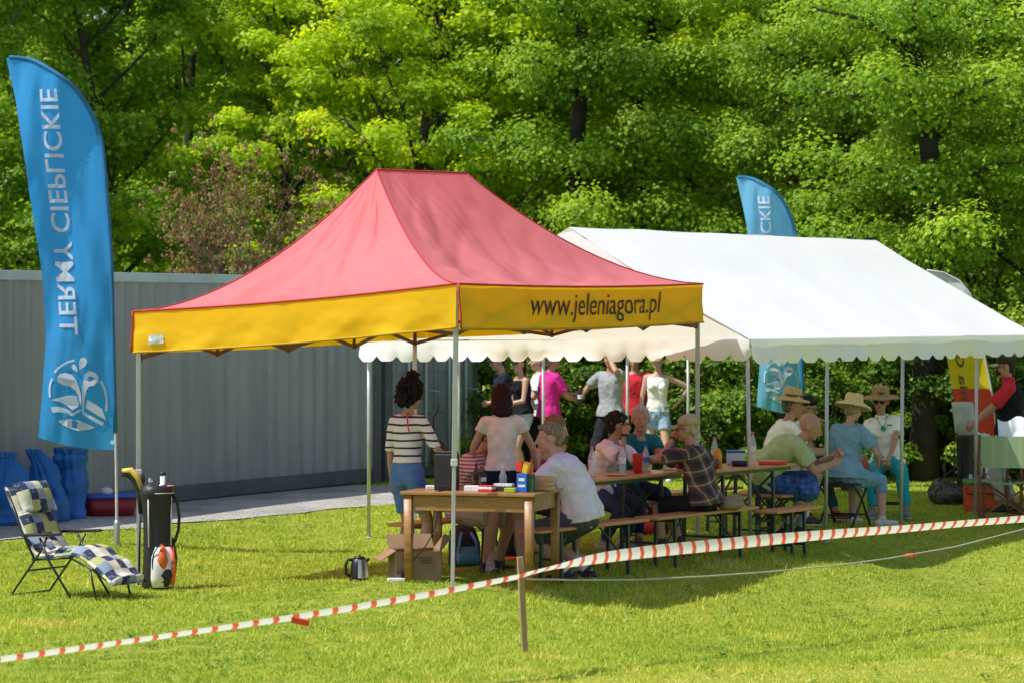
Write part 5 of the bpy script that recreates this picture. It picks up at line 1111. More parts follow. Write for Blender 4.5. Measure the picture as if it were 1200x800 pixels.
# ================================================================== left group: recliner, golf bag, blue sacks, tubs
def patch_mat():
    nt = NT('patchwork_cotton'); p = nt.n('ShaderNodeBsdfPrincipled', Roughness=.85); uvn = nt.n('ShaderNodeUVMap')
    mp = nt.n('ShaderNodeVectorMath', _operation='MULTIPLY'); nt.l(uvn.outputs[0], mp.inputs[0]); mp.inputs[1].default_value = (1/.105, 1/.105, 1)
    fl = nt.n('ShaderNodeVectorMath', _operation='FLOOR'); nt.l(mp.outputs[0], fl.inputs[0]); wn = nt.n('ShaderNodeTexWhiteNoise', _noise_dimensions='2D'); nt.l(fl.outputs[0], wn.inputs['Vector'])
    sp = nt.n('ShaderNodeSeparateXYZ'); nt.l(fl.outputs[0], sp.inputs[0]); ad = nt.n('ShaderNodeMath', _operation='ADD'); nt.l(sp.outputs[0], ad.inputs[0]); nt.l(sp.outputs[1], ad.inputs[1])
    md = nt.n('ShaderNodeMath', _operation='MODULO'); nt.l(ad.outputs[0], md.inputs[0]); md.inputs[1].default_value = 3.
    a3 = nt.n('ShaderNodeMath', _operation='MULTIPLY_ADD'); nt.l(md.outputs[0], a3.inputs[0]); a3.inputs[1].default_value = .27; 
    w2 = nt.n('ShaderNodeMath', _operation='MULTIPLY'); nt.l(wn.outputs[0], w2.inputs[0]); w2.inputs[1].default_value = .3; nt.l(w2.outputs[0], a3.inputs[2])
    base = ramp(nt, a3.outputs[0], [(0, (.022, .035, .10)), (.27, (.62, .58, .42)), (.45, (.42, .43, .16)), (.56, (.72, .70, .62)), (.72, (.25, .30, .42))], 'CONSTANT')
    nz = nt.n('ShaderNodeTexNoise', Scale=34., Detail=2); nt.l(uvn.outputs[0], nz.inputs['Vector']); msk = ramp(nt, nz.outputs[0], [(0, (0, 0, 0)), (.6, (1, 1, 1))], 'CONSTANT')
    mx = nt.n('ShaderNodeMix', _data_type='RGBA'); ms = nt.n('ShaderNodeMath', _operation='MULTIPLY'); nt.l(msk, ms.inputs[0]); ms.inputs[1].default_value = .5; nt.l(ms.outputs[0], mx.inputs[0]); nt.l(base, mx.inputs[6]); mx.inputs[7].default_value = (.3, .34, .25, 1)
    nt.l(mx.outputs[2], p.inputs['Base Color']); nt.l(p.outputs[0], nt.out.inputs[0]); return nt.m
PM = patch_mat()
def cushion(path, wid, th, t, name, X0=0.):
    """padded strip along a path of (y,z) points in the chair's own frame: y forward"""
    n = len(path); vs = []; uv = []; NUu = 12; L = 0
    ring = []
    for i, (y, z) in enumerate(path):
        a = path[max(0, i-1)]; b = path[min(n-1, i+1)]; d = Vector((0, b[0]-a[0], b[1]-a[1])).normalized(); nn = Vector((0, -d.z, d.y))
        if i: L += math.hypot(y-path[i-1][0], z-path[i-1][1])
        puff = (.55+.45*abs(math.sin(PI*L/.27)))*(min(1, i/1.5+.1, (n-1-i)/1.5+.1))
        row = []
        for k_ in range(NUu+1):
            f = k_/NUu; x = (f-.5)*wid; e = (1-(2*abs(f-.5))**5); row.append(Vector((x, y, z))+nn*(th*puff*max(e, .05)*(.8+.2*abs(math.sin(PI*f*3))))); uv.append((x+.5, L))
        for k_ in range(NUu+1):
            f = 1-k_/NUu; x = (f-.5)*wid; row.append(Vector((x, y, z))-nn*(.012)); uv.append((x+.5, L))
        vs += row
    R_ = 2*(NUu+1); fs = [(i*R_+k_, i*R_+(k_+1) % R_, (i+1)*R_+(k_+1) % R_, (i+1)*R_+k_) for i in range(n-1) for k_ in range(R_)]
    fs += [tuple(range(R_)), tuple((n-1)*R_+k_ for k_ in reversed(range(R_)))]
    me = bpy.data.meshes.new(name); me.from_pydata([tuple(v) for v in vs], [], fs); ul_ = me.uv_layers.new(name='UVMap')
    for lp_ in me.loops: ul_.data[lp_.index].uv = uv[lp_.vertex_index]
    me.polygons.foreach_set('use_smooth', [True]*len(fs)); return link(name, me, PM, t)
def dens(pts, k=6):
    out = []
    for i in range(len(pts)-1):
        p0_, p1_, p2_, p3_ = [Vector(pts[max(0, min(len(pts)-1, i+j))]+(0,)) for j in (-1, 0, 1, 2)]
        for j in range(k):
            q = j/k; v = .5*((2*p1_)+(-p0_+p2_)*q+(2*p0_-5*p1_+4*p2_-p3_)*q*q+(-p0_+3*p1_-3*p2_+p3_)*q**3); out.append((v.x, v.y))
    return out+[pts[-1]]
def recliner():
    c = G(75, 698); t = thing('reclining_chair', 'folding garden recliner with a patchwork cushion in navy, cream and yellow', 'chair', c, math.radians(-90+14-0))
    t.rotation_euler = (0, 0, math.radians(-122)) # faces right of the picture, slightly to the camera
    K = mat('dark_blue_steel', (.012, .016, .024), .35)
    hw = .27
    def bar(nm, pts, r=.011, m=K): b = MB(); b.tube(pts, r, 8); return b.build(nm, m, t)
    for s_ in (-1, 1):
        x = s_*hw
        bar('back_frame', [(x*.93, -.48, .98), (x*.93, -.30, .62), (x*.95, -.14, .36)], .012)
        bar('leg', [(x, -.42, 0), (x, -.06, .42), (x, .03, .57)], .011); bar('leg', [(x, .33, 0), (x, .05, .35), (x, -.06, .56)], .011)
        bar('seat_rail', [(x*.95, -.16, .35), (x*.95, .30, .39)], .011)
        b = MB(); b.box((x*1.05, -.03, .59), (.05, .48, .028), M=Matrix.Rotation(.06, 3, 'X'), ch=.012); b.build('armrest', BLK, t)
        bar('footrest_frame', [(x*.9, .30, .38), (x*.9, .52, .30), (x*.9, .72, .2)], .01); bar('footrest_leg', [(x*.9, .52, .29), (x*.9, .60, .0)], .01)
    bar('cross_bar', [(-hw, -.42, .01), (hw, -.42, .01)], .01); bar('cross_bar', [(-hw, .33, .01), (hw, .33, .01)], .01); bar('cross_bar', [(-hw*.93, -.48, .97), (hw*.93, -.48, .97)], .011); bar('cross_bar', [(-hw, -.2, .25), (hw, -.2, .25)], .009); bar('cross_bar', [(-hw*.9, .6, .01), (hw*.9, .6, .01)], .009)
    t.scale = (.87, .87, .87)
    path = dens([(-.50, 1.02), (-.45, .90), (-.38, .77), (-.29, .62), (-.21, .50), (-.14, .41), (-.02, .385), (.14, .40), (.30, .42), (.44, .385), (.58, .31), (.72, .21), (.79, .16)], 5)
    cushion(path, .5, .085, t, 'cushion'); hp2 = dens([(-.475, 1.04), (-.42, .94), (-.37, .84), (-.33, .77)], 5); 
    hp2 = [(y+.05, z+.02) for y, z in hp2]; cushion(hp2, .46, .07, t, 'head_pillow')
recliner()
def golf_bag(label, loc, h, r, rz, body_m, trim, pocket_a, pocket_b, tilt=0., hood=None):
    t = thing('golf_bag', label, 'golf bag', loc, rz); b = MB()
    Xa, Ya = V((1, 0, 0)), V((0, 1, 0))
    b.loft([(V((0, 0, .0)), Xa, Ya, r*.95, r*.9), (V((0, 0, .04)), Xa, Ya, r, r*.95), (V((0, 0, h*.25)), Xa, Ya, r*.97, r*.92), (V((0, 0, h*.5)), Xa, Ya, r*.9, r*.86), (V((0, 0, h*.7)), Xa, Ya, r*.92, r*.86), (V((0, 0, h*.85)), Xa, Ya, r*1.0, r*.95), (V((0, 0, h*.9)), Xa, Ya, r*1.06, r*1.), (V((0, 0, h*.93)), Xa, Ya, r*1.1, r*1.05), (V((0, 0, h)), Xa, Ya, r*1.1, r*1.05)], 24, 2.2)
    me = b.mesh(); jitter(me, lambda c: .02*noise.noise(c*7+V((r, 0, 0)))+.008*noise.noise(c*22)); link('body', me, body_m, t)
    b = MB(); b.loft([(V((0, 0, h*.935)), Xa, Ya, r*1.13, r*1.08), (V((0, 0, h*.943)), Xa, Ya, r*1.13, r*1.08)], 24, 2.2); b.build('top_collar', trim, t)
    b = MB(); b.loft([(V((.02, -r*.95, .03)), Xa, Ya, r*.75, r*.4), (V((.02, -r*1.0, .1)), Xa, Ya, r*.85, r*.5), (V((.02, -r*.98, h*.32)), Xa, Ya, r*.8, r*.42), (V((.02, -r*.85, h*.42)), Xa, Ya, r*.5, r*.25)], 18, 2.4); pk_ = b.build('front_pocket', pocket_a, t)
    for sg_, m_, zz0, zz1, ww in ((-.12, pocket_b, .20, .44, .38), (.62, pocket_b, .06, .42, .2), (.14, BLK, .04, .31, .5)):
        b = MB()
        b.loft([(V((.02+r*sg_*.8, -r*1.30, h*zz0)), Xa, Ya, r*.16, r*.14), (V((.02+r*sg_, -r*1.36, h*(zz0*.6+zz1*.4))), Xa, Ya, r*ww, r*.2), (V((.02+r*sg_*.9, -r*1.14, h*zz1)), Xa, Ya, r*.12, r*.14)], 14, 2.2); b.build('pocket_panel', m_, pk_)
    b = MB(); b.loft([(V((r*.95, 0, .12)), Xa, Ya, r*.3, r*.55), (V((r*1.02, 0, h*.3)), Xa, Ya, r*.35, r*.6), (V((r*.9, 0, h*.5)), Xa, Ya, r*.2, r*.45)], 14, 2.4); b.build('side_pocket', body_m, t)
    b = MB(); b.ell((-r*.3, 0, h*.98), (r*.75, r*.6, h*.05)); b.ell((r*.4, -r*.2, h*.97), (r*.5, r*.5, h*.045)); me = b.mesh(); jitter(me, lambda c: .02*noise.noise(c*18)); link('top_hood', me, body_m, t)
    b = MB(); b.tube([(r*.8*math.sin(a)+.02, -r*1.5+abs(math.sin(a))*r*.35, .06+h*.2-h*.19*math.cos(a)) for a in [i*PI/9 for i in range(19)]], .006, 5); b.build('pocket_zip', BLK, pk_)
    for x_ in (-.75, .78): b = MB(); b.tube([(r*x_, -r*math.sqrt(1-x_*x_)*.99, h*.42), (r*x_*1.04, -r*math.sqrt(1-x_*x_)*1.03, h*.9)], .006, 5); b.build('piping', trim, t)
    b = MB(); b.tube([(r*.95, -r*.3, h*.93), (r*1.25, -r*.5, h*.86), (r*1.38, -r*.55, h*.7), (r*1.34, -r*.5, h*.58), (r*1.12, -r*.4, h*.46), (r*.9, -r*.3, h*.44)], .013, 6); b.build('carry_strap', BLK, t)
    for s_ in (-1, 1): b = MB(); b.tube([(s_*r*.9, r*.9, h*.8), (s_*r*1.0, r*1.0, .03)], .008, 6); b.build('stand_leg', BLK, t)
    return t
bgp = G(184, 690); BAGM = mat('black_bag', (.016, .016, .018), .5, bump=.3, bscale=14); WHT = plain('white_vinyl', (.72, .72, .7), .45); ORG = plain('orange_vinyl', (.72, .13, .02), .45)
golf_bag('upright black golf bag with an orange and white pocket beside the tent leg', bgp, .86, .125, math.radians(22), BAGM, WHT, WHT, ORG)
def club(label, loc, pts, headm, r=.006, head=True, hs=(.03, .05, .02), group='golf clubs sticking out of the black bag'):
    t = thing('golf_club', label, 'golf club', loc, 0, group); b = MB(); b.tube(pts, r, 6); b.build('shaft', METAL, t)
    b = MB(); e = Vector(pts[-1]); b.ell(e+Vector((hs[0]*.6, 0, 0)), hs); b.build('club_head', headm, t)
cl = bgp+Vector((0, 0, .5)); CHR = mat('chrome', (.6, .6, .62), .15, metal=1.)
club('iron with a bare chrome head in the black golf bag', cl, [(-.03, 0, 0), (-.07, 0, .4)], CHR, hs=(.022, .012, .03))
club('short iron leaning right in the black golf bag', cl, [(.0, .02, 0), (.02, .02, .36)], CHR, hs=(.035, .015, .018))
club('club with an orange tinted head at the right rim of the black golf bag', cl, [(.05, 0, 0), (.09, 0, .36)], plain('copper', (.5, .2, .08), .3), hs=(.035, .015, .012))
club('driver under a long yellow and black head cover arching left above the black golf bag', cl, [(-.05, .03, -.1), (-.12, .03, .25), (-.15, .03, .42)], plain('dark_cover', (.03, .03, .03), .7), hs=(.03, .03, .05))
t = thing('head_cover', 'yellow and black golf club head cover left of the tent leg', 'head cover', bgp+Vector((-.16, .03, .83))); b = MB(); b.tube([(.03, 0, -.2), (.02, 0, -.05), (-.01, 0, .08), (-.07, 0, .14), (-.14, 0, .14)], [.028, .035, .045, .045, .03], 12); b.build('sock', plain('black_knit', (.02, .02, .02), .8), t)
b = MB(); b.tube([(.035, -.02, -.02), (.0, -.03, .1), (-.06, -.03, .165), (-.13, -.02, .16)], [.018, .026, .027, .018], 10); b.build('yellow_panel', plain('yellow_knit', (.7, .5, .08), .7), t)
t = thing('club_tube', 'white plastic tube standing up out of the black golf bag', 'tube', bgp+Vector((.045, .03, .5))); b = MB(); b.lathe((0, 0, 0), [(.022, 0), (.022, .46), (.018, .46)], 12); b.build('body', WHP, t); b = MB(); b.lathe((0, 0, .45), [(.026, 0), (.026, .025)], 12); b.build('cap', BLK, t)
# blue sacks against the container
SACK = mat('blue_sack', (.02, .2, .62), .45, var=.15, scale=5, bump=.5, bscale=14, trans=.25, tcol=(.02, .25, .8))
def sack(label, px, py, h, w, top_w, lean_, seed):
    g = GD(px, py); t = thing('sack', label, 'sack', g, 0, 'blue plastic sacks by the container'); b = MB(); prof = [(0, w*.42), (.04, w*.5), (.25, w*.52), (.5, w*.5), (.72, w*.36), (.86, top_w*.6), (.93, top_w*.45), (1., top_w*.6)]
    secs = [(V((lean_*f*f, 0, h*f)), V((1, 0, 0)), V((0, 1, 0)), r, r*.8) for f, r in prof]
    sec2 = []
    for i in range(len(secs)-1):
        for j in range(5):
            q = j/5; sec2.append((secs[i][0].lerp(secs[i+1][0], q), V((1, 0, 0)), V((0, 1, 0)), secs[i][3]+(secs[i+1][3]-secs[i][3])*q, secs[i][4]+(secs[i+1][4]-secs[i][4])*q))
    sec2.append(secs[-1]); b.loft(sec2, 40, 2.1); me = b.mesh()
    jitter(me, lambda c: .022*math.sin(math.atan2(c.y, c.x-lean_*(c.z/h)**2)*9+seed+4*c.z)*(c.z/h)+.07*noise.noise(c*4+V((seed, 0, 0)))+.05*(.3-abs(noise.noise(c*9+V((seed, 2, 0))))))
    link('body', me, SACK, t); b = MB(); b.lathe((lean_, 0, h), [(top_w*.5, -.01), (top_w*.55, .0), (top_w*.5, .012)], 14); b.build('drawstring', plain('drawstring', (.1, .12, .25)), t)
sack('bulging blue sack cut by the left edge of the picture', 10, 29.55, .74, .46, .12, .0, 1.)
sack('blue sack with a narrow neck leaning left behind the recliner', 62, 30.1, .74, .36, .1, -.2, 2.)
sack('upright blue sack with a wide flat top beneath the blue flag', 82, 30.45, .74, .32, .26, .0, 3.)
sack('low blue sack on the ground behind the recliner back', 36, 29.7, .42, .5, .16, .05, 4.)
g = GD(128, 30.9); t = thing('storage_tub', 'dark red storage tub with a blue rim beside the blue sacks', 'tub', g, .35); b = MB(); b.loft([(V((0, 0, 0)), V((1, 0, 0)), V((0, 1, 0)), .24, .16), (V((0, 0, .2)), V((1, 0, 0)), V((0, 1, 0)), .28, .19)], 28, 6); b.build('body', plain('maroon', (.25, .015, .03), .4), t)
b = MB(); b.loft([(V((0, 0, .2)), V((1, 0, 0)), V((0, 1, 0)), .29, .2), (V((0, 0, .235)), V((1, 0, 0)), V((0, 1, 0)), .29, .2)], 28, 6); b.build('lid', BLU, t)
g2 = g+Vector((-.03, 0, .237)); b = MB(); b.ell((0, 0, .025), (.07, .05, .045)); me = b.mesh(); o = link('cloth', me, WHP, None, g2); tag(o, 'small white crumpled cloth on the lid of the red tub', 'cloth')

# ================================================================== right group
def director_chair(label, loc, rz):
    t = thing('folding_chair', label, 'chair', loc, rz, "canvas director's chairs"); W2 = wood('red_brown_wood', (.12, .035, .015), (.2, .07, .03)) if 'rbw' not in MC else MC['rbw']; MC['rbw'] = W2
    CV = stripes('green_canvas', (.30, .42, .24), (.36, .46, .26), 7, .3, 'X') if 'gcv' not in MC else MC['gcv']; MC['gcv'] = CV
    for s_ in (-1, 1):
        b = MB(); b.beam((s_*.27, -.22, 0), (s_*.27, -.25, .95), .03, ch=.004); b.build('rear_post', W2, t); b = MB(); b.beam((s_*.27, .22, 0), (s_*.27, .22, .62), .03, ch=.004); b.build('front_post', W2, t)
        b = MB(); b.box((s_*.27, 0, .635), (.055, .52, .024), ch=.006); b.build('armrest', W2, t); b = MB(); b.beam((s_*.27, -.22, .05), (s_*.27, .22, .05), .025); b.build('runner', W2, t)
    for y in (-.18, .18): b = MB(); b.beam((-.27, y, .06), (.27, y, .42), .022); b.beam((.27, y+.03, .06), (-.27, y+.03, .42), .022); b.build('cross_brace', W2, t)
    b = MB(); b.sheet(lambda u, v: (-.26+.52*u, -.2+.4*v, .45-.035*math.sin(PI*u)), 10, 8); b.build('seat', CV, t)
    b = MB(); b.sheet(lambda u, v: (-.27+.54*u, -.25-.04*math.sin(PI*u), .60+.34*v), 10, 6); b.build('backrest', CV, t); return t
director_chair("green canvas director's chair in front of the man in the black vest", GD(1180, 31.4), math.radians(-15))
director_chair("green canvas director's chair half cut by the right edge of the picture", GD(1216, 31.9), math.radians(10))
mb = MB(); mb.box((0, 0, .15), (.44, .34, .30), ch=.015); m2 = MB(); m2.box((0, 0, .325), (.46, .36, .05), ch=.015); m3 = MB(); m3.tube([(-.2, -.18, .27), (-.2, -.21, .2), (.2, -.21, .2), (.2, -.18, .27)], .008, 6); simple('cool_box', 'red cool box with a green lid beside the canvas chair', 'cool box', GD(1153, 32.3), [('body', mb, plain('coolred', (.7, .07, .02), .4)), ('lid', m2, plain('coolgreen', (.08, .3, .06), .4)), ('handle', m3, BLK)], rz=-.1)
gb_ = golf_bag('black golf bag with a pale rain hood beside the yellow and red flag', GD(1131, 33.0), .82, .10, .3, BAGM, BLK, mat('checked_black', (.06, .06, .06), .5, var=1., scale=25), WHT)
b = MB(); b.loft([(V((0, 0, .80)), V((1, 0, 0)), V((0, 1, 0)), .11, .11), (V((-.01, 0, .95)), V((1, 0, 0)), V((0, 1, 0)), .115, .11), (V((-.03, 0, 1.12)), V((1, 0, 0)), V((0, 1, 0)), .12, .10), (V((-.04, 0, 1.17)), V((1, 0, 0)), V((0, 1, 0)), .12, .1)], 20, 2.5)
me = b.mesh(); link('rain_hood', me, mat('pale_hood', (.5, .55, .57), .5, bump=.4, bscale=12), gb_)
gx_ = golf_bag('second golf bag with a white panel leaning behind the cool box', GD(1147, 33.2), .80, .11, .6, WHT, BLK, BAGM, WHT)
mb = MB(); mb.ell((0, 0, .12), (.26, .18, .13)); mb.ell((.2, 0, .08), (.16, .15, .1)); mb.ell((-.1, 0, .16), (.14, .15, .12)); me = mb.mesh()
jitter(me, lambda c: noise.noise(c*9)*.05)
t = thing('duffel_bag', 'black and white checked duffel bag lying left of the hooded golf bag', 'bag', GD(1114, 33.0)); link('body', me, mat('checked_black', (.06, .06, .06), .5, var=1., scale=25), t); b = MB(); b.tube([(-.15, -.1, .28), (0, -.12, .4), (.15, -.1, .28)], .012, 6); b.build('handle', BLK, t)
mb = MB(); mb.sheet(lambda u, v: (-.22+.44*u, -.31+(.06 if v > .5 else 0)-.05*math.sin(PI*v)+.02*math.sin(u*17), .60+.4*v-.03*math.sin(u*9)), 20, 14); o = mb.build('jacket', plain('white_cloth', (.75, .78, .82), .8)); o.location = GD(1190, 31.45)+V((0, .1, .12)); tag(o, 'pale white jacket thrown over the back of the canvas chair', 'jacket')
# simple folding chairs with black tubular frames
def fchair(label, loc, rz):
    t = thing('folding_stool', label, 'stool', loc, rz, 'black folding stools under the marquee'); K = BLK
    for s_ in (-1, 1):
        b = MB(); b.tube([(s_*.2, .22, 0), (s_*.2, .0, .3), (s_*.2, -.19, .44)], .012, 8); b.build('side_frame', K, t)
        b = MB(); b.tube([(s_*.19, -.22, 0), (s_*.19, .18, .44)], .012, 8); b.build('leg', K, t)
    b = MB(); b.box((0, 0, .445), (.4, .38, .025), ch=.01); b.build('seat', plain('seat_black', (.02, .02, .022), .7), t)
    b = MB(); b.tube([(-.19, -.2, .43), (.19, -.2, .43)], .01, 6); b.build('rear_bar', K, t)
    b = MB(); b.tube([(-.2, .13, .12), (.2, .13, .12)], .01, 6); b.tube([(-.2, -.12, .12), (.2, -.12, .12)], .01, 6); b.build('stretcher', K, t); return t
# ================================================================== the people
def wl(root, v):
    return Matrix.Translation(root.location)@Matrix.Rotation(root.rotation_euler.z, 4, 'Z')@Vector(v)
WHc = cloth('white', (.88, .87, .86)); 
# 1 woman in striped top, seen from behind
STR = stripes('navy_white_stripes', (.75, .70, .67), (.02, .02, .05), 15.5, .26, 'Z', wob=.035)
r, A, L_, Hd, P = person('dark curly haired woman in a navy and white striped top', GD(477, 24.2), 52, 1.61, 'f', 'tan', fat=.92, lean=2, hyaw=-4, hpitch=12,
    hands={'L': (-.20, .04, .80), 'R': (.20, .26, 1.0)}, elb={'R': (.6, -.6, -.3)}, feet={'L': (-.09, .0, 0), 'R': (.10, .03, 0)}, hair=('curly', (.006, .004, .004)),
    top=dict(m=STR, sleeve=.95, flare=.98, hem=.012, inf=.010, lo=.02, hi=.54, wr=.005), legs=dict(m=cloth('denim_blue', (.10, .19, .42)), len=.70, flare=1.0, hi=.14, inf=.012), shoes=plain('white_sneaker', (.6, .6, .58), .6), extras=[('glasses',), ('strap', REDP)])
t = thing('shoulder_bag', 'small black bag held at the hip of the woman in the striped top', 'bag', wl(r, (.17, .22, .92)), r.rotation_euler.z); b = MB(); b.ell((0, 0, .1), (.05, .12, .13)); b.build('body', BLK, t); b = MB(); b.tube([(0, -.08, .2), (.02, -.1, .42), (0, 0, .52)], .008, 6); b.build('strap', BLK, t)
# 2 woman with dark red bob in pale blouse
person('woman with a dark red bob in a pale cream blouse and navy shorts', GD(588, 24.6), 84, 1.57, 'f', 'light', lean=6, hpitch=28, hyaw=-12, fat=.92,
    hands={'L': (-.25, .24, .86), 'R': (.27, .25, .86)}, elb={'L': (-1, -.5, -.3), 'R': (1, -.5, -.3)}, feet={'L': (-.1, .0, 0), 'R': (.16, .04, 0)}, hair=('bob', (.02, .004, .004)),
    top=dict(m=cloth('cream', (.80, .70, .63)), sleeve=.35, hem=.02, inf=.014, lo=.0, flare=1.1, wr=.006), legs=dict(m=cloth('navy', (.012, .018, .05)), len=.42, flare=1.15, hi=.15), shoes=plain('pale_shoe', (.5, .48, .45), .6), extras=[('watch', 'R')])
# 3 man in lilac polo
person('grey blond balding man in a pale lilac polo shirt and grey shorts', Vector((.60, 24.35, gzf(.6, 24.35))), 160, 1.74, 'm', 'pink', sit=.46, lean=30, side=-4, hyaw=-24, hpitch=8, fat=1.06,
    hands={'L': (-.12, .55, .70), 'R': (.18, .50, .76)}, elb={'L': (-1, -.2, -.6), 'R': (1, -.1, -.7)}, feet={'L': (-.14, .10, 0), 'R': (.16, .02, 0)}, hair=('crop', (.24, .17, .11)),
    top=dict(m=cloth('lilac', (.78, .70, .78)), sleeve=.62, hem=.05, inf=.024, lo=-.07, belly=1.12, flare=1.18, wr=.011, collar=cloth('lilac', (.78, .70, .78))), legs=dict(m=cloth('grey', (.075, .085, .11)), len=.9, flare=1.12), shoes=plain('black_shoe', (.015, .015, .017), .5), socks=WHc)
# 4 red striped shirt
RST = stripes('red_white_stripes', (.72, .66, .66), (.55, .05, .08), 32, .42, 'Z', wob=.03)
p4 = Lb(.55, 1.15); person('person in a red and white striped shirt and beige shorts', Vector((p4.x, p4.y, gzf(p4.x, p4.y))), -32, 1.68, 'm', 'tan', sit=.46, lean=30, hyaw=5, hpitch=35,
    hands={'L': (-.05, .42, .84), 'R': (.06, .40, .88)}, elb={'L': (-1, .1, -.8), 'R': (1, .1, -.8)}, feet={'L': (-.12, .30, 0), 'R': (.2, .38, 0)}, hair=('short', (.05, .03, .02)),
    top=dict(m=RST, sleeve=.6, hem=.04, inf=.02, lo=-.07, flare=1.15), legs=dict(m=cloth('beige', (.45, .38, .28)), len=.95, flare=1.15), shoes=plain('black_shoe', (.015, .015, .017), .5))
# 5 half hidden behind the lilac man
p5 = Lb(1.75, 1.17); person('blond person in a red strappy top half hidden behind the lilac polo man', Vector((p5.x, p5.y, gzf(p5.x, p5.y))), -40, 1.60, 'f', 'light', sit=.46, lean=22, hyaw=-25, hpitch=12,
    hands={'L': (-.18, .38, .80), 'R': (.16, .38, .80)}, feet={'L': (-.1, .35, 0), 'R': (.1, .35, 0)}, hair=('bob', (.22, .15, .08)), top=dict(m=cloth('coral', (.55, .12, .10)), sleeve=0, lo=-.07, hi=.46), legs=dict(m=cloth('darkshort', (.03, .03, .04)), len=.9), shoes=plain('pale_shoe', (.5, .48, .45), .6))
# 6 woman with glasses
p6 = Lb(2.78, 1.17); person('dark haired woman in glasses and white top, chin resting on her hand', Vector((p6.x, p6.y, gzf(p6.x, p6.y))), -38, 1.56, 'f', 'tan', sit=.46, lean=24, hyaw=-42, hpitch=4, fat=1.0,
    hands={'L': (-.02, .50, .83), 'R': (.10, .36, 1.06)}, elb={'L': (-.6, .5, -1), 'R': (.3, .6, -1)}, feet={'L': (-.1, .2, 0), 'R': (.12, .12, 0)}, hair=('mop', (.02, .012, .01)),
    top=dict(m=WHc, sleeve=.8, hem=.04, inf=.022, lo=-.07, flare=1.2, wr=.01), legs=dict(m=cloth('jeans', (.04, .08, .16)), len=1.85, inf=.016), shoes=plain('pale_shoe', (.5, .48, .45), .6), extras=[('glasses',), ('watch', 'R')], curl=1.1)
# 7 grey haired man
p7 = Lb(3.3, 1.17); person('man with short grey hair and a teal shirt facing the camera across the beer table', Vector((p7.x, p7.y, gzf(p7.x, p7.y))), -62, 1.66, 'm', 'tan', sit=.46, lean=26, hyaw=22, hpitch=2,
    hands={'L': (.10, .50, .82), 'R': (-.02, .52, .80)}, elb={'L': (-1, .3, -.6), 'R': (1, .3, -.6)}, feet={'L': (-.12, .4, 0), 'R': (.16, .45, 0)}, hair=('crop', (.42, .41, .40)),
    top=dict(m=cloth('teal', (.015, .16, .20)), sleeve=.6, hem=.04, inf=.02, lo=-.07, flare=1.15), legs=dict(m=cloth('jeans_dark', (.02, .035, .07)), len=1.85, inf=.016), shoes=plain('brown_shoe', (.2, .1, .06), .6), extras=[('watch', 'L')])
# 8 plaid shirt, khaki cap
p8 = Lb(2.72, .0); KH = cloth('khaki', (.42, .36, .2)); person('person in a brown plaid shirt and khaki cap holding a hand to the face', Vector((p8.x, p8.y, gzf(p8.x, p8.y))), 158, 1.60, 'm', 'tan', sit=.46, lean=17, hyaw=-12, hpitch=4, fat=1.05,
    hands={'L': (-.02, .29, 1.09), 'R': (.08, .33, 1.0)}, elb={'L': (-.7, .7, -1), 'R': (.8, .6, -1)}, feet={'L': (-.14, .36, 0), 'R': (.12, .26, 0)}, hair=('short', (.40, .33, .22)),
    top=dict(m=plaid('plaid_cloth'), sleeve=.85, hem=.06, inf=.026, lo=-.1, flare=1.25, wr=.011), legs=dict(m=cloth('black', (.012, .012, .014)), len=.95, flare=1.12), shoes=plain('black_shoe', (.015, .015, .017), .5), socks=cloth('darksock', (.05, .05, .06)), extras=[('cap', KH, KH), ('sunglasses',), ('watch', 'L')], curl=1.2)
mb = MB(); mb.ell((0, 0, .05), (.16, .11, .055)); mb.ell((.02, .01, .095), (.13, .09, .04)); me = mb.mesh()
jitter(me, lambda c: noise.noise(c*12)*.02)
q = Lb(2.98, -.13); t = thing('folded_jacket', 'crumpled tan jacket on the bench beside the plaid shirt person', 'jacket', (q.x, q.y, gzf(q.x, q.y)+.458), .9); link('body', me, cloth('tan_jacket', (.30, .22, .13)), t)
# 10 green polo man
BLP = mat('blue_pattern_shorts', (.03, .09, .27), .85, var=.9, scale=22)
g10 = GD(893, 28.65); person('bald tanned man in light green polo shirt and blue patterned shorts', g10, -3, 1.80, 'm', 'tan', sit=.46, lean=52, hyaw=8, hpitch=20, fat=1.1,
    curl=1.25, hands={'L': (-.05, .72, .80), 'R': (.05, .70, .72)}, elb={'L': (-.6, -.1, -1), 'R': (.6, -.1, -1)}, feet={'L': (-.16, .38, 0), 'R': (.10, .22, 0)}, hair=('none', (0, 0, 0)),
    top=dict(m=cloth('lightgreen', (.42, .52, .24)), sleeve=.75, hem=.05, inf=.026, lo=-.09, belly=1.1, flare=1.25, wr=.012, collar=cloth('lightgreen', (.42, .52, .24))), legs=dict(m=BLP, len=.98, flare=1.12, inf=.014), shoes=plain('black_shoe', (.015, .015, .017), .5), socks=cloth('greysock', (.35, .35, .36)))
STW = mat('straw', (.58, .42, .2), .8, var=.15, scale=40, bump=.6, bscale=120); STB = mat('straw_brown', (.36, .24, .12), .8, var=.3, scale=30, bump=.6, bscale=120)
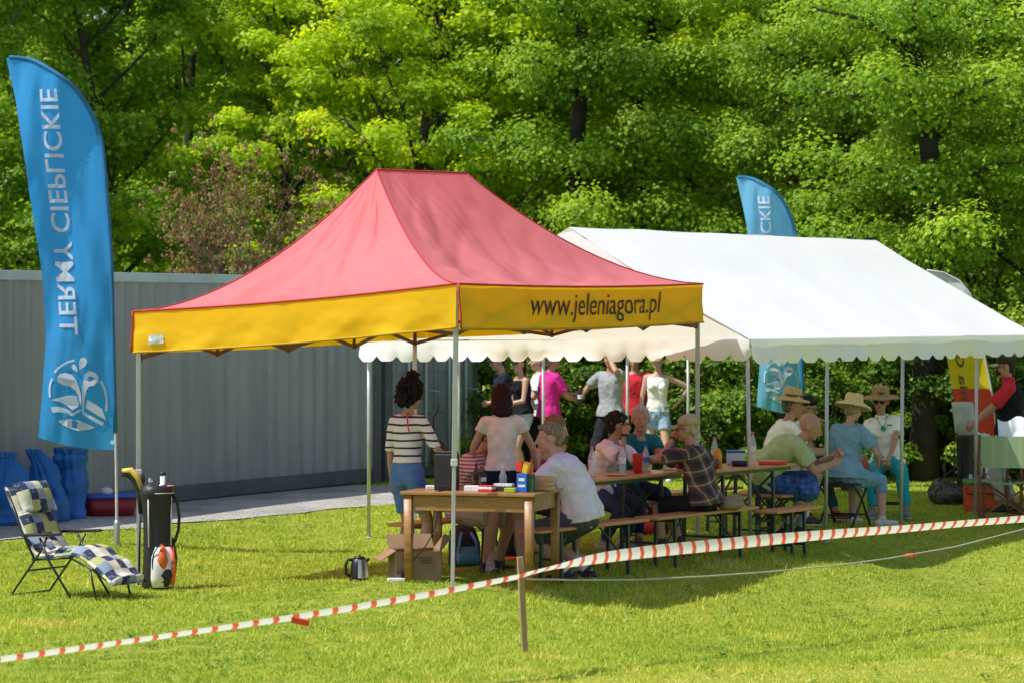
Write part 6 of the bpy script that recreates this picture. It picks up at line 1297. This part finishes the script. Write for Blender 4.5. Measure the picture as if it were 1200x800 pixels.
# 11 straw hat man in white
g = GD(905, 30.2); fchair('stool under the man in the white shirt and straw hat', g, math.radians(10-90)); person('man in a white shirt and brimmed straw hat with a brown band', g, 10, 1.76, 'm', 'tan', sit=.46, lean=22, hyaw=5, hpitch=6,
    hands={'L': (-.02, .48, 1.02), 'R': (.1, .5, .74)}, elb={'L': (-.7, .2, -1)}, feet={'L': (-.12, .35, 0), 'R': (.12, .3, 0)}, hair=('short', (.12, .1, .09)),
    top=dict(m=WHc, sleeve=.7, hem=.05, inf=.024, lo=-.08, flare=1.2, wr=.01), legs=dict(m=cloth('beige', (.45, .38, .28)), len=.95, flare=1.15), shoes=plain('black_shoe', (.015, .015, .017), .5), socks=WHc, extras=[('hat', STW, .165, .03, .115, .0, plain('hatband', (.15, .06, .02)))])
# 12 dark haired woman between
g = GD(925, 31.0); fchair('stool under the dark haired woman beside the light blue blouse', g, math.radians(-15-90)); person('dark haired woman in glasses between the straw hat man and the light blue blouse', g, -15, 1.62, 'f', 'tan', sit=.46, lean=20, hyaw=15, hpitch=14,
    hands={'L': (0, .42, .72), 'R': (.05, .46, .70)}, feet={'L': (-.05, .62, .30), 'R': (.14, .52, 0)}, hair=('mop', (.015, .01, .012)), toe={'L': (.3, 1, -.1), 'R': (0, 1, 0)},
    top=dict(m=cloth('whiteb', (.6, .6, .6)), sleeve=.5, hem=.03, lo=-.07), legs=dict(m=cloth('petrol', (.02, .10, .14)), len=1.85), shoes=plain('red_shoe', (.4, .09, .08), .6), extras=[('glasses',)])
# 13 light blue blouse, seen from behind
LBc = cloth('lightblue', (.20, .37, .52))
g = GD(989, 30.4); fchair('stool under the woman in the light blue blouse and wide straw hat', g, math.radians(58-90)); person('woman in light blue blouse and wide pale straw hat, seen from behind', g, 50, 1.68, 'f', 'light', sit=.46, lean=14, hyaw=8, hpitch=14, fat=1.12,
    hands={'L': (-.1, .36, .70), 'R': (.2, .34, .66)}, elb={'R': (1, -.5, -.5)}, feet={'L': (-.12, .34, 0), 'R': (.28, .30, 0)}, hair=('short', (.3, .25, .18)), toe={'R': (.5, .7, 0), 'L': (0, 1, 0)},
    top=dict(m=LBc, sleeve=.75, hem=.06, inf=.03, lo=-.08, flare=1.25, wr=.012), legs=dict(m=LBc, len=1.35, inf=.02, flare=1.1), shoes=plain('white_sneaker', (.6, .6, .58), .6), extras=[('hat', mat('straw_pale', (.72, .58, .30), .8, var=.12, scale=40, bump=.6, bscale=120), .20, .05, .10, .0, mat('straw_pale', (.72, .58, .30), .8))])
# 14 woman in turquoise trousers
TQ = cloth('turquoise', (.02, .36, .42)); g = GD(1040, 31.7)
fchair('stool under the woman in turquoise trousers', g, math.radians(-98-90)); person('woman in white polo shirt, turquoise trousers and brown straw hat', g, -98, 1.68, 'f', 'tan', sit=.46, lean=2, side=8, hyaw=10, hpitch=4, fat=1.05,
    hands={'L': (-.02, .34, .62), 'R': (.05, .36, .60)}, elb={'L': (-1, -.3, -.6), 'R': (1, -.3, -.6)}, feet={'L': (-.20, .44, 0), 'R': (.16, .50, 0)}, hair=('short', (.05, .03, .02)),
    top=dict(m=WHc, sleeve=.6, hem=.03, inf=.016, lo=-.07, flare=1.15, collar=WHc), legs=dict(m=TQ, len=1.9, inf=.02), shoes=plain('grey_shoe', (.2, .21, .23), .6), extras=[('hat', STB, .2, .035, .10, .0, plain('hatband2', (.06, .05, .05))), ('sunglasses',), ('pendant', plain('teal_pendant', (.0, .28, .25), .3)), ('logo', TQ)])

q = GD(1008, 31.2); t = thing('handbag', 'red and orange patterned handbag between the light blue blouse and the turquoise trousers', 'bag', q+V((0, 0, .42)), .3); b = MB(); b.ell((0, 0, .12), (.11, .07, .14)); b.build('body', mat('bag_pattern', (.4, .07, .03), .5, var=.9, scale=25), t); b = MB(); b.tube([(-.08, 0, .22), (0, 0, .34), (.08, 0, .22)], .01, 6); b.build('handle', BLK, t)
# 15 man at the right edge
BLV = cloth('blackvest', (.012, .012, .014)); g = GD(1184, 32.2)
r, A, L_, Hd, P = person('man in a black vest, red shirt and dark cap at the right edge', g, 172, 1.70, 'm', 'tan', lean=3, hyaw=-4, hpitch=4, fat=1.12, hands={'L': (-.15, .40, .98), 'R': (.15, .40, .98)}, feet={'L': (-.1, .1, 0), 'R': (.12, -.05, 0)}, hair=('short', (.03, .02, .02)),
    top=dict(m=BLV, sleeve=.0, hem=.04, inf=.034, lo=-.08, wr=.01, name='vest'), legs=dict(m=cloth('palegrey', (.5, .5, .52)), len=1.85, inf=.02, name='trousers'), shoes=plain('black_shoe', (.015, .015, .017), .5), extras=[('cap', cloth('capbrown', (.06, .04, .03)), cloth('cappeak', (.45, .42, .4))), ('sunglasses',)])
for qn in 'LR':
    S, E_, Wr, sg = A[qn][:4]; mb = MB(); cone(mb, P[3]+V((sg*.06, 0, 0)), S, .075, .082); cone(mb, S, S+(E_-S)*.85, .078, .078, round1=False); link('shirt_sleeve', remesh(mb, .0085, 2), cloth('redshirt', (.62, .03, .04)), r)
mb = MB(); mb.loft([(P[4]-V((0, 0, .02)), V((1, 0, 0)), V((0, 1, 0)), .085, .08), (P[4]+V((0, 0, .05)), V((1, 0, 0)), V((0, 1, 0)), .07, .07)], 18, 2); mb.build('collar', cloth('redshirt', (.62, .03, .04)), r)
b = MB(); b.ell(Hd[0]+V((0, .05, -.06)), (.055, .06, .05)); link('beard', remesh(b, .008, 2, wr=.004, wscale=30), hairm('030202', (.03, .02, .02)), r)
# ---- onlookers behind the marquee
ON = 37.4
person('onlooker in a dark navy t-shirt, leftmost of the standing group', GD(594, ON+.5), 190, 1.64, 'm', 'light', lean=10, hyaw=-10, hpitch=14, hands={'L': (-.1, .25, 1.0), 'R': (.2, .1, .85)}, hair=('short', (.03, .02, .02)), top=dict(m=cloth('navytee', (.02, .025, .045)), sleeve=.7, flare=1.02, inf=.02), legs=dict(m=cloth('darktr', (.02, .02, .025)), len=1.8, inf=.02), shoes=BLK, extras=[('cap', BLV, BLV)])
person('woman in a black tank top and pale grey shorts among the standing onlookers', GD(613, ON), 205, 1.60, 'f', 'light', lean=5, hyaw=-20, hpitch=6, hands={'L': (-.1, .3, 1.0), 'R': (.16, .12, .80)}, hair=('long', (.03, .02, .018)), top=dict(m=cloth('blacktank', (.012, .012, .015)), sleeve=0, hi=.50, lo=-.02), legs=dict(m=cloth('paleshort', (.45, .5, .56)), len=.4, flare=1.02), shoes=WHP, extras=[('cap', BLV, BLV), ('watch', 'R')])
person('onlooker in a white shirt mostly hidden behind the pink polo man', GD(632, ON+.7), 185, 1.62, 'm', 'light', hands={'L': (-.1, .3, 1.1), 'R': (.2, .05, .82)}, hair=('short', (.1, .06, .03)), top=dict(m=WHc, sleeve=.7, flare=1.02, inf=.02, hem=.08, lo=-.1), legs=dict(m=cloth('darktr', (.02, .02, .025)), len=1.8, inf=.02), shoes=BLK)
person('man in a bright pink polo shirt and straw hat holding a cup', GD(643, ON), 25, 1.64, 'm', 'tan', lean=3, hyaw=0, fat=1.0, hands={'L': (-.0, .38, 1.12), 'R': (.06, .34, 1.06)}, elb={'R': (1, -.5, -.6)}, hair=('short', (.2, .18, .15)), top=dict(m=cloth('pink', (.72, .03, .28)), sleeve=.75, flare=1.02, inf=.024, collar=cloth('pink', (.72, .03, .28))), legs=dict(m=cloth('olive', (.10, .10, .07)), len=.95, flare=1.02), shoes=BLK, extras=[('hat', STW, .14, .03, .10)])
r, A, L_, Hd, P = person('man in a grey t-shirt drinking, dark bottle in the other hand', GD(716, ON), -120, 1.66, 'm', 'tan', hyaw=-10, hpitch=-8, fat=.95, hands={'L': (-.06, .17, 1.60), 'R': (.34, .16, 1.12)}, elb={'L': (-.8, .7, -.8), 'R': (1, -.6, -.6)}, feet={'L': (-.14, 0, 0), 'R': (.14, .05, 0)}, hair=('short', (.05, .03, .02)), top=dict(m=cloth('greytee', (.34, .36, .37)), sleeve=.7, flare=1.025, inf=.02, hem=.05, lo=-.1), legs=dict(m=cloth('darktr', (.02, .02, .025)), len=1.0, flare=1.02), shoes=BLK, curl=1.3)
hw = A['R'][2]+A['R'][4]*.08; bottle('dark bottle with a yellow cap in the hand of the grey shirt man', wl(r, hw)-V((0, 0, .12)), plain('yellow_cap', (.75, .65, .05)), LBW, h=.26, r=.034, fill=BLK, grp='drink bottles held by people')
person('person in a red shirt behind the man drinking', GD(744, ON+.6), -100, 1.64, 'm', 'tan', hands={'L': (-.3, .05, .85), 'R': (.25, .1, .85)}, hair=('short', (.04, .03, .02)), top=dict(m=cloth('redshirt', (.62, .03, .04)), sleeve=.8, flare=1.025, inf=.02, hem=.04), legs=dict(m=cloth('darktr', (.02, .02, .025)), len=1.8, inf=.02), shoes=BLK)
person('woman in a white tank top and pale denim shorts, hand on hip', GD(770, ON), -95, 1.64, 'f', 'light', side=-2, hyaw=18, hpitch=-4, fat=.95, hands={'L': (-.27, -.02, 1.02), 'R': (.22, .12, .84)}, elb={'L': (1, .0, .2) if False else (-1, -.2, .1)}, feet={'L': (-.12, 0, 0), 'R': (.10, .08, 0)}, hair=('long', (.08, .05, .03)), top=dict(m=cloth('whitetank', (.88, .86, .8)), sleeve=0, hi=.51, lo=0.0, hem=.0), legs=dict(m=cloth('lightdenim', (.30, .44, .58)), len=.48, flare=1.022, hi=.13), shoes=WHP, extras=[('cap', BLV, BLV), ('sunglasses',)])

bpy.data.batch_remove(JUNK); bpy.data.scenes.remove(TMP)
